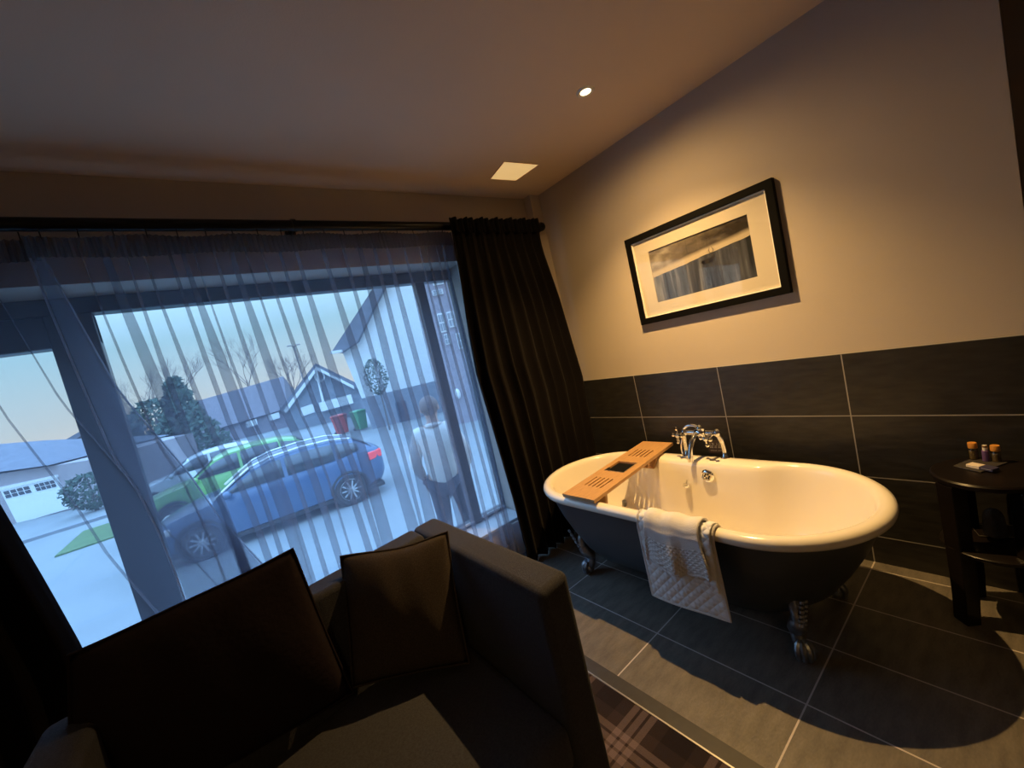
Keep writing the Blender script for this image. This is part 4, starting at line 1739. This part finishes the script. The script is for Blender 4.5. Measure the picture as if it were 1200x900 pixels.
def shrub(name, label, p, r, h, n, seed, conic=False, cat='shrub', z0=0.02):
    t_ = thing(name, label, cat, p)
    rr_ = random.Random(seed)
    bm = nb()
    for _ in range(n):
        z = rr_.uniform(z0, 1)
        a = rr_.uniform(0, 2 * pi)
        pr_ = (1 - z) * 0.95 + 0.08 if conic else sqrt(max(0.05, 1 - (2 * (z - z0) / (1 - z0) - 1) ** 2))
        q = rr_.uniform(0.45, 1.25) ** 0.5 * r * pr_
        c = Vector((q * cos(a), q * sin(a), 0.06 * h + z * h * 0.94))
        d = Vector((rr_.uniform(-1, 1), rr_.uniform(-1, 1), rr_.uniform(-0.6, 1))).normalized()
        u = d.orthogonal().normalized() * rr_.uniform(0.05, 0.1) * max(r, 0.5)
        w = d * rr_.uniform(0.12, 0.24) * max(r, 0.5)
        vs = [bm.verts.new(c + s) for s in (-u, w * 0.5 - u * 0.4, w, w * 0.5 + u, u)]
        bm.faces.new(vs)
    obj('foliage', bm, leafm, t_, smooth=False)
    bm = nb()
    tube(bm, [(0, 0, 0), (0.02, 0.01, h * 0.5), (0, 0, h * 0.9)], [r * 0.09, r * 0.06, r * 0.02], 7)
    obj('stem', bm, bark, t_)
    return t_


p = CAM + ray(228, 530) * 27
shrub('conifer', 'dark evergreen conifer between the brown roofs and the parked cars', (p.x, p.y, GZ), 2.0, 5.6, 1700, 5, True, 'tree')
p = CAM + ray(196, 535) * 32.5
shrub('evergreen_bush', 'broad dark evergreen bush left of the conifer', (p.x, p.y, GZ), 1.8, 5.0, 1200, 6)
p = CAM + ray(448, 470) * 19.5
shrub('round_shrub', 'green shrub standing in front of the white building', (p.x, p.y, GZ), 0.50, 3.5, 1000, 7, z0=0.48)
p = CAM + ray(108, 580) * 16
shrub('hedge_bush', 'grey green bush beside the garage house drive', (p.x, p.y, GZ), 0.75, 1.5, 900, 8)

lp_ = CAM + ray(360, 462) * 48
lamp = thing('street_lamp', 'thin street lamp post with a twin arm head above the gabled house', 'street lamp', (lp_.x, lp_.y, GZ))
bm = nb()
tube(bm, [(0, 0, 0), (0, 0, 8.6)], [0.09, 0.05], 8)
obj('post', bm, mat('grey steel post', (0.2, 0.22, 0.25), 0.5), lamp)
bm = nb()
for s in (-1, 1):
    tube(bm, smooth_path([(0, 0, 8.5), (s * 0.3, 0, 8.7), (s * 0.7, 0, 8.7)], 3), 0.07, 6)
obj('lamp_head', bm, mat('grey steel post', (0.2, 0.22, 0.25)), lamp)


def bin_(px, py, dist, col, label, rz):
    p = CAM + ray(px, py) * dist
    t_ = thing('wheelie_bin', label, 'bin', (p.x, p.y, GZ), rz, 'wheelie bins across the street')
    m_ = mat('plastic ' + label, col, 0.5)
    bm = nb()
    rings(bm, [[Vector((s * w, q * d, z)) for s, q in ((-1, -1), (1, -1), (1, 1), (-1, 1))] for w, d, z in ((0.22, 0.26, 0.06), (0.29, 0.34, 1.0), (0.31, 0.36, 1.02))])
    obj('bin_body', bm, m_, t_, smooth=False, bevel=0.02)
    bm = nb()
    rings(bm, [[Vector((s * w, q * d, z)) for s, q in ((-1, -1), (1, -1), (1, 1), (-1, 1))] for w, d, z in ((0.32, 0.38, 1.02), (0.31, 0.37, 1.08), (0.2, 0.3, 1.13))])
    obj('lid', bm, m_, t_, smooth=False, bevel=0.02)
    for s in (-1, 1):
        bm = nb()
        lathe(bm, [(0.001, -0.03), (0.09, -0.03), (0.1, 0), (0.09, 0.03), (0.001, 0.03)], (s * 0.24, 0.30, 0.1), 14, 'x')
        obj('wheel', bm, mat('black rubber', (0.02, 0.02, 0.02), 0.8), t_)


bin_(399, 497, 22.5, (0.50, 0.06, 0.05), 'red wheelie bin in front of the gabled house', 0.3)
bin_(421, 491, 22.5, (0.06, 0.28, 0.12), 'green wheelie bin beside the red one', 0.3)

# ------------------------------------------------------------------ parked cars
rubber = mat('black tyre rubber', (0.02, 0.02, 0.022), 0.8)
alloy = mat('silver alloy wheel', (0.62, 0.64, 0.66), 0.35, 0.8)
carglass = mat('dark car glass', (0.03, 0.04, 0.05), 0.05, spec=0.8)
carblack = mat('black car plastic', (0.015, 0.015, 0.017), 0.6)
redlens = mat('red tail lamp lens', (0.75, 0.06, 0.07), 0.25, emit=(0.9, 0.08, 0.10), estr=0.55)
headlens = mat('clear head lamp lens', (0.8, 0.82, 0.85), 0.1)


def car(label, paint, loc, rz, roof_rail=None, tall=0.0):
    t_ = thing('car', label, 'car', loc, rz, 'parked cars outside the window')
    st_ = [(-2.12, .40, .62, .56), (-2.06, .30, .70, .70), (-1.85, .22, .80, .82), (-1.45, .20, .90, .87), (-0.95, .20, .97, .89), (0, .20, .99, .89), (1.1, .20, 1.02, .89), (1.7, .22, 1.05, .87), (2.0, .30, 1.04, .80), (2.10, .42, .98, .70), (2.12, .50, .86, .64)]
    bm = nb()
    secs = []
    for x, zl, zb, w in st_:
        zb += tall * 0.4
        half = [(w * 0.80, zl), (w * 0.97, zl + 0.08), (w, lerp(zl, zb, 0.5)), (w * 0.985, lerp(zl, zb, 0.8)), (w * 0.93, zb - 0.02), (w * 0.80, zb + 0.01), (w * 0.35, zb + 0.03)]
        secs.append([Vector((x, y, z)) for y, z in half] + [Vector((x, -y, z)) for y, z in half[::-1]])
    rings(bm, secs)
    obj('car_body', bm, paint, t_, auto=50)
    gh = [(-1.02, .97, .80), (-0.72, 1.16, .735), (-0.36, 1.36, .66), (0.0, 1.445, .635), (0.6, 1.47, .625), (1.15, 1.44, .615), (1.6, 1.34, .60), (1.80, 1.20, .63), (1.98, 1.02, .68)]
    bm = nb()
    secs = []
    T = tall
    for x, zr, w in gh:
        wb = 0.82
        zr2 = zr + T * (zr - 0.97) / 0.5
        zb = 0.94 + T * 0.4
        zr2 = max(zr2, zb + 0.02)
        half = [(wb, zb), (lerp(wb, w, 0.5), lerp(zb, zr2, 0.5)), (w + 0.02, zr2 - 0.05 * min(1, (zr - .96) * 4)), (w * 0.85, zr2 - 0.008), (w * 0.4, zr2 + 0.012)]
        secs.append([Vector((x, y, z)) for y, z in half] + [Vector((x, -y, z)) for y, z in half[::-1]])
    rings(bm, secs)
    obj('roof', bm, paint, t_, auto=50)

    def zz(x):
        return interp([(a, b + T * (b - 0.97) / 0.5) for a, b, c in gh], x)

    def ww(x):
        return interp([(a, c) for a, b, c in gh], x)
    for s in (-1, 1):                        # side windows
        for x0, x1, kind in ((-0.80, 0.18, 0), (0.25, 1.15, 1), (1.21, 1.66, 2)):
            bm = nb()
            n = 8
            lo, hi = [], []
            for i in range(n + 1):
                x = lerp(x0, x1, i / n)
                zt = zz(x) - 0.085
                zbt = 1.015 + T * 0.4 + (0.06 * (i / n) if kind == 2 else 0)
                zt = max(zt, zbt + 0.012)

                def yw(z):
                    f_ = (z - 0.94 - T * .4) / max(0.05, zz(x) - 0.94 - T * .4)
                    return lerp(0.82, ww(x) + 0.02, min(1, f_)) + 0.008
                lo.append(bm.verts.new((x, s * yw(zbt), zbt)))
                hi.append(bm.verts.new((x, s * yw(zt), zt)))
            for i in range(n):
                bm.faces.new((lo[i], lo[i + 1], hi[i + 1], hi[i]))
            obj('side_window', bm, carglass, t_, auto=180, solid=0.006)
    for name, xs_, flip in (('windscreen', (-0.98, -0.66, -0.36), 1), ('rear_window', (1.62, 1.78, 1.93), -1)):
        bm = nb()
        rows = []
        for x in xs_:
            rows.append([bm.verts.new((x - flip * 0.012, y * (ww(x) - 0.03), zz(x) + 0.018 - 0.02 * y * y)) for y in (-1, -0.5, 0, 0.5, 1)])
        for a, b in zip(rows, rows[1:]):
            for i in range(4):
                bm.faces.new((a[i], a[i + 1], b[i + 1], b[i]))
        obj(name, bm, carglass, t_, auto=180, solid=0.006)
    for wx in (-1.33, 1.30):
        for s in (-1, 1):
            bm = nb()
            R_ = 0.325
            lathe(bm, [(0.20, -0.10), (0.30, -0.11), (R_, -0.08), (R_, 0.08), (0.30, 0.11), (0.20, 0.10), (0.20, -0.10)], (wx, s * 0.80, R_), 36, 'y', caps=False)
            wh = obj('wheel', bm, rubber, t_)
            bm = nb()
            lathe(bm, [(0.205, s * 0.07), (0.225, s * 0.105), (0.235, s * 0.10), (0.235, s * 0.04)], (wx, s * 0.80, R_), 36, 'y', caps=False)
            for k in range(10):
                a = 2 * pi * k / 10
                d = Vector((cos(a), 0, sin(a)))
                q = Vector((-sin(a), 0, cos(a)))
                c = Vector((wx, s * 0.80 + s * 0.095, R_))
                prism(bm, [c + d * 0.03 - q * 0.018, c + d * 0.21 - q * 0.013, c + d * 0.21 + q * 0.013, c + d * 0.03 + q * 0.018], (0, -s * 0.03, 0))
            ball(bm, (wx, s * 0.885, R_), 0.055, 12, (1, 0.4, 1))
            obj('rim', bm, alloy, wh)
            bm = nb()
            for k in range(17):
                pass
            tube(bm, [(wx + 0.375 * cos(pi * k / 16), s * 0.865, R_ + 0.375 * sin(pi * k / 16)) for k in range(17)], 0.034, 8)
            lathe(bm, [(0.001, -0.005), (0.37, -0.005), (0.37, 0.012), (0.001, 0.012)], (wx, s * 0.872, R_ + 0.01), 30, 'y')
            obj('wheel_arch', bm, carblack, t_)
    bm = nb()
    box(bm, -1.95, 2.0, -0.84, 0.84, 0.17, 0.26)
    obj('sill', bm, carblack, t_, smooth=False, bevel=0.02)
    for s in (-1, 1):
        bm = nb()
        rings(bm, [[Vector((x, s * y, z)) for y, z in ((0.46, 0.80 + .4 * T), (0.80 - (x - 1.9) * 0.5, 0.80 + .4 * T), (0.82 - (x - 1.9) * 0.5, 0.97 + .4 * T), (0.46, 0.98 + .4 * T))] for x in (1.80, 2.0, 2.11)])
        for v in bm.verts:
            v.co.y += s * 0.03
        obj('tail_light', bm, redlens, t_, bevel=0.02)
        bm = nb()
        rings(bm, [[Vector((x, s * y, z)) for y, z in ((0.42, 0.60), (0.84 + (x + 1.8) * 0.45, 0.62), (0.85 + (x + 1.8) * 0.45, 0.74), (0.42, 0.72))] for x in (-1.72, -1.95, -2.09)])
        obj('head_light', bm, headlens, t_, bevel=0.02)
        bm = nb()
        ball(bm, (-0.78, s * 0.98, 1.03 + T * .4), 0.11, 12, (0.7, 0.8, 0.7))
        tube(bm, [(-0.74, s * 0.80, 1.0 + T * .4), (-0.76, s * 0.93, 1.02 + T * .4)], 0.025, 6)
        obj('wing_mirror', bm, paint, t_)
        if roof_rail:
            bm = nb()
            tube(bm, [(x, s * (ww(x) * 0.97), zz(x) + 0.012) for x in (-0.98, -0.66, -0.36, 0.0, 0.6, 1.15, 1.55)], 0.022, 8)
            obj('roof_rail', bm, roof_rail, t_)
    bm = nb()
    box(bm, 2.08, 2.135, -0.26, 0.26, 0.60, 0.72)
    obj('number_plate', bm, mat('pale number plate', (0.7, 0.65, 0.35), 0.5), t_, smooth=False)
    bm = nb()
    box(bm, -2.13, -2.07, -0.45, 0.45, 0.38, 0.54)
    obj('grille', bm, carblack, t_, smooth=False, bevel=0.02)
    return t_


rail = mat('bright roof rail', (0.75, 0.78, 0.80), 0.3, 0.6)
paint_b = mat('metallic blue car paint', (0.045, 0.105, 0.215), 0.3, coat=0.6)
paint_g = mat('bright green car paint', (0.16, 0.42, 0.10), 0.3, coat=0.6)
paint_s = mat('silver white car paint', (0.60, 0.66, 0.72), 0.3, coat=0.6)
car('metallic blue hatchback nearest the window with a lit red tail lamp', paint_b, (-1.62, 9.55, GZ), radians(-7), rail)
car('bright green car parked just behind the blue hatchback', paint_g, (-2.2, 13.2, GZ), radians(-5), None, 0.10)
car('silver white car parked at the back, left behind the green one', paint_s, (-2.9, 16.6, GZ), radians(-3), None, 0.05)


# ------------------------------------------------------------------ person outside
def skin(name, verts, edges, mt, parent, sub=2, root=0):
    me = bpy.data.meshes.new(name)
    me.from_pydata([v[0] for v in verts], edges, [])
    me.materials.append(mt)
    o = bpy.data.objects.new(name, me)
    COL.objects.link(o)
    o.parent = parent
    md = o.modifiers.new('skin', 'SKIN')
    md.use_smooth_shade = True
    lay = me.skin_vertices[0] if me.skin_vertices else None
    if lay is None:
        bpy.context.view_layer.objects.active = o
        bpy.ops.mesh.customdata_skin_add()
        lay = me.skin_vertices[0]
    for i, v in enumerate(verts):
        r = v[1]
        lay.data[i].radius = (r, r) if not isinstance(r, tuple) else r
        lay.data[i].use_root = (i == root)
    md = o.modifiers.new('sub', 'SUBSURF')
    md.levels = sub
    md.render_levels = sub
    return o


pp = CAM + ray(500, 469) * 4.0
PZ = -0.5
per = thing('person', 'person in a pale jacket and dark trousers walking past outside, seen from behind', 'person', (pp.x, pp.y, PZ), radians(-35))
skin_m = mat('skin', (0.50, 0.33, 0.27), 0.6)
jack_m = mat('pale cream jacket', (0.72, 0.70, 0.68), 0.8, bump=0.1, bscale=40)
trou_m = mat('dark trousers', (0.05, 0.05, 0.07), 0.9)
hair_m = mat('grey brown hair', (0.22, 0.17, 0.16), 0.9, bump=0.3, bscale=60)
shoe_m = mat('dark shoes', (0.02, 0.02, 0.022), 0.5)
# local axes: the person faces +y... x is the person's right
V, E_ = [], []


def add(p, r, frm=None):
    V.append((p, r))
    if frm is not None:
        E_.append((frm, len(V) - 1))
    return len(V) - 1


pel = add((0, 0, 0.90), 0.135)
sp1 = add((0, 0.0, 1.08), 0.125, pel)
sp2 = add((0, 0.005, 1.26), 0.150, sp1)
nk = add((0, 0.015, 1.42), 0.058, sp2)
hd0 = add((0, 0.030, 1.49), 0.060, nk)
hd1 = add((0, 0.040, 1.55), 0.084, hd0)
hd2 = add((0, 0.035, 1.62), 0.086, hd1)
arms = []
for s in (-1, 1):
    sh = add((s * 0.165, 0.0, 1.345), 0.060, sp2)
    el = add((s * 0.235, -0.04 + 0.05 * s, 1.09), 0.045, sh)
    wr_ = add((s * 0.215, 0.09 + 0.08 * s, 0.90), 0.030, el)
    pm = add((s * 0.205, 0.13 + 0.09 * s, 0.83), 0.032, wr_)
    arms.append((s, pm, V[pm][0]))
    for k in range(4):
        ox = (k - 1.5) * 0.018
        ln = (0.062, 0.072, 0.068, 0.052)[k]
        b0 = (V[pm][0][0] + ox * 0.3, V[pm][0][1] + ox, V[pm][0][2] - 0.03)
        f0 = add(b0, 0.010, pm)
        f1 = add((b0[0] - s * 0.004, b0[1] + 0.012, b0[2] - ln * 0.55), 0.009, f0)
        add((b0[0] - s * 0.016, b0[1] + 0.020, b0[2] - ln), 0.008, f1)
    t0 = add((V[pm][0][0] - s * 0.018, V[pm][0][1] + 0.030, V[pm][0][2] - 0.005), 0.011, pm)
    add((V[pm][0][0] - s * 0.026, V[pm][0][1] + 0.046, V[pm][0][2] - 0.045), 0.009, t0)
for s in (-1, 1):
    hp = add((s * 0.095, 0, 0.83), 0.095, pel)
    kn = add((s * 0.105, 0.03 + s * 0.06, 0.47), 0.062, hp)
    an = add((s * 0.105, -0.02 + s * 0.12, 0.085), 0.042, kn)
    add((s * 0.11, 0.10 + s * 0.12, 0.045), 0.040, an)
skin('body', V, E_, skin_m, per)
Vj, Ej = [], []
V, E_ = Vj, Ej
a0 = add((0, 0, 0.74), (0.190, 0.165))
a1 = add((0, 0, 1.06), (0.175, 0.150), a0)
a2 = add((0, 0.005, 1.27), (0.180, 0.150), a1)
add((0, 0.012, 1.405), 0.085, a2)
for s in (-1, 1):
    sh = add((s * 0.175, 0.0, 1.34), 0.085, a2)
    el = add((s * 0.245, -0.04 + 0.05 * s, 1.09), 0.064, sh)
    add((s * 0.222, 0.085 + 0.08 * s, 0.905), 0.050, el)
skin('jacket', Vj, Ej, jack_m, per)
Vt, Et = [], []
V, E_ = Vt, Et
a0 = add((0, 0, 0.89), 0.150)
for s in (-1, 1):
    hp = add((s * 0.098, 0, 0.80), 0.112, a0)
    kn = add((s * 0.106, 0.03 + s * 0.06, 0.47), 0.080, hp)
    add((s * 0.105, -0.02 + s * 0.12, 0.10), 0.064, kn)
skin('trousers', Vt, Et, trou_m, per)
for s in (-1, 1):
    bm = nb()
    y0 = s * 0.12
    secs = []
    for y, w, h in ((-0.10, 0.028, 0.05), (-0.07, 0.042, 0.085), (0.0, 0.044, 0.09), (0.08, 0.050, 0.06), (0.15, 0.046, 0.045), (0.185, 0.025, 0.03)):
        secs.append([Vector((s * 0.11 + w * cos(2 * pi * i / 14), y0 + y, max(0.0, h * 0.5 + h * 0.5 * sin(2 * pi * i / 14)))) for i in range(14)])
    rings(bm, secs)
    obj('shoe', bm, shoe_m, per, auto=180)
bm = nb()
hc = Vector((0, 0.030, 1.60))
secs = []
NR = 20
for j in range(11):
    ph = lerp(-0.95, pi / 2 - 0.02, j / 10)
    ring = []
    for i in range(NR):
        a = 2 * pi * i / NR
        fr = max(0, sin(a))                     # front of the head stays bare below the fringe
        el_ = max(ph, -0.95 + 1.48 * fr ** 1.2)
        r = 0.103 * (1 + 0.04 * sin(7 * a + 3 * ph))
        ring.append(hc + Vector((r * 0.90 * cos(el_) * cos(a), r * 1.08 * cos(el_) * sin(a), r * 1.0 * sin(el_))))
    secs.append(ring)
rings(bm, secs, True, True)
obj('hair', bm, hair_m, per, auto=180)
bm = nb()
tube(bm, [(0, 0.118, 1.585), (0, 0.138, 1.555), (0, 0.122, 1.545)], [0.007, 0.012, 0.010], 8)
obj('nose', bm, skin_m, per)
for s in (-1, 1):
    bm = nb()
    ball(bm, (s * 0.088, 0.030, 1.572), 0.030, 10, (0.35, 0.7, 1.0))
    obj('ear', bm, skin_m, per)
    bm = nb()
    ball(bm, (s * 0.032, 0.112, 1.590), 0.011, 8, (1, 0.6, 0.8))
    obj('eye', bm, mat('dark eye', (0.04, 0.03, 0.03), 0.2), per)
bm = nb()
tube(bm, [(-0.022, 0.112, 1.515), (0, 0.118, 1.513), (0.022, 0.112, 1.515)], 0.005, 6)
obj('mouth', bm, mat('lips', (0.35, 0.15, 0.14), 0.5), per)
bm = nb()
tube(bm, smooth_path([(-0.075, 0.02, 1.40), (-0.03, 0.09, 1.395), (0.03, 0.09, 1.395), (0.075, 0.02, 1.40), (0.04, -0.05, 1.415), (-0.04, -0.05, 1.415), (-0.075, 0.02, 1.40)], 4), 0.022, 8)
obj('collar', bm, jack_m, per)
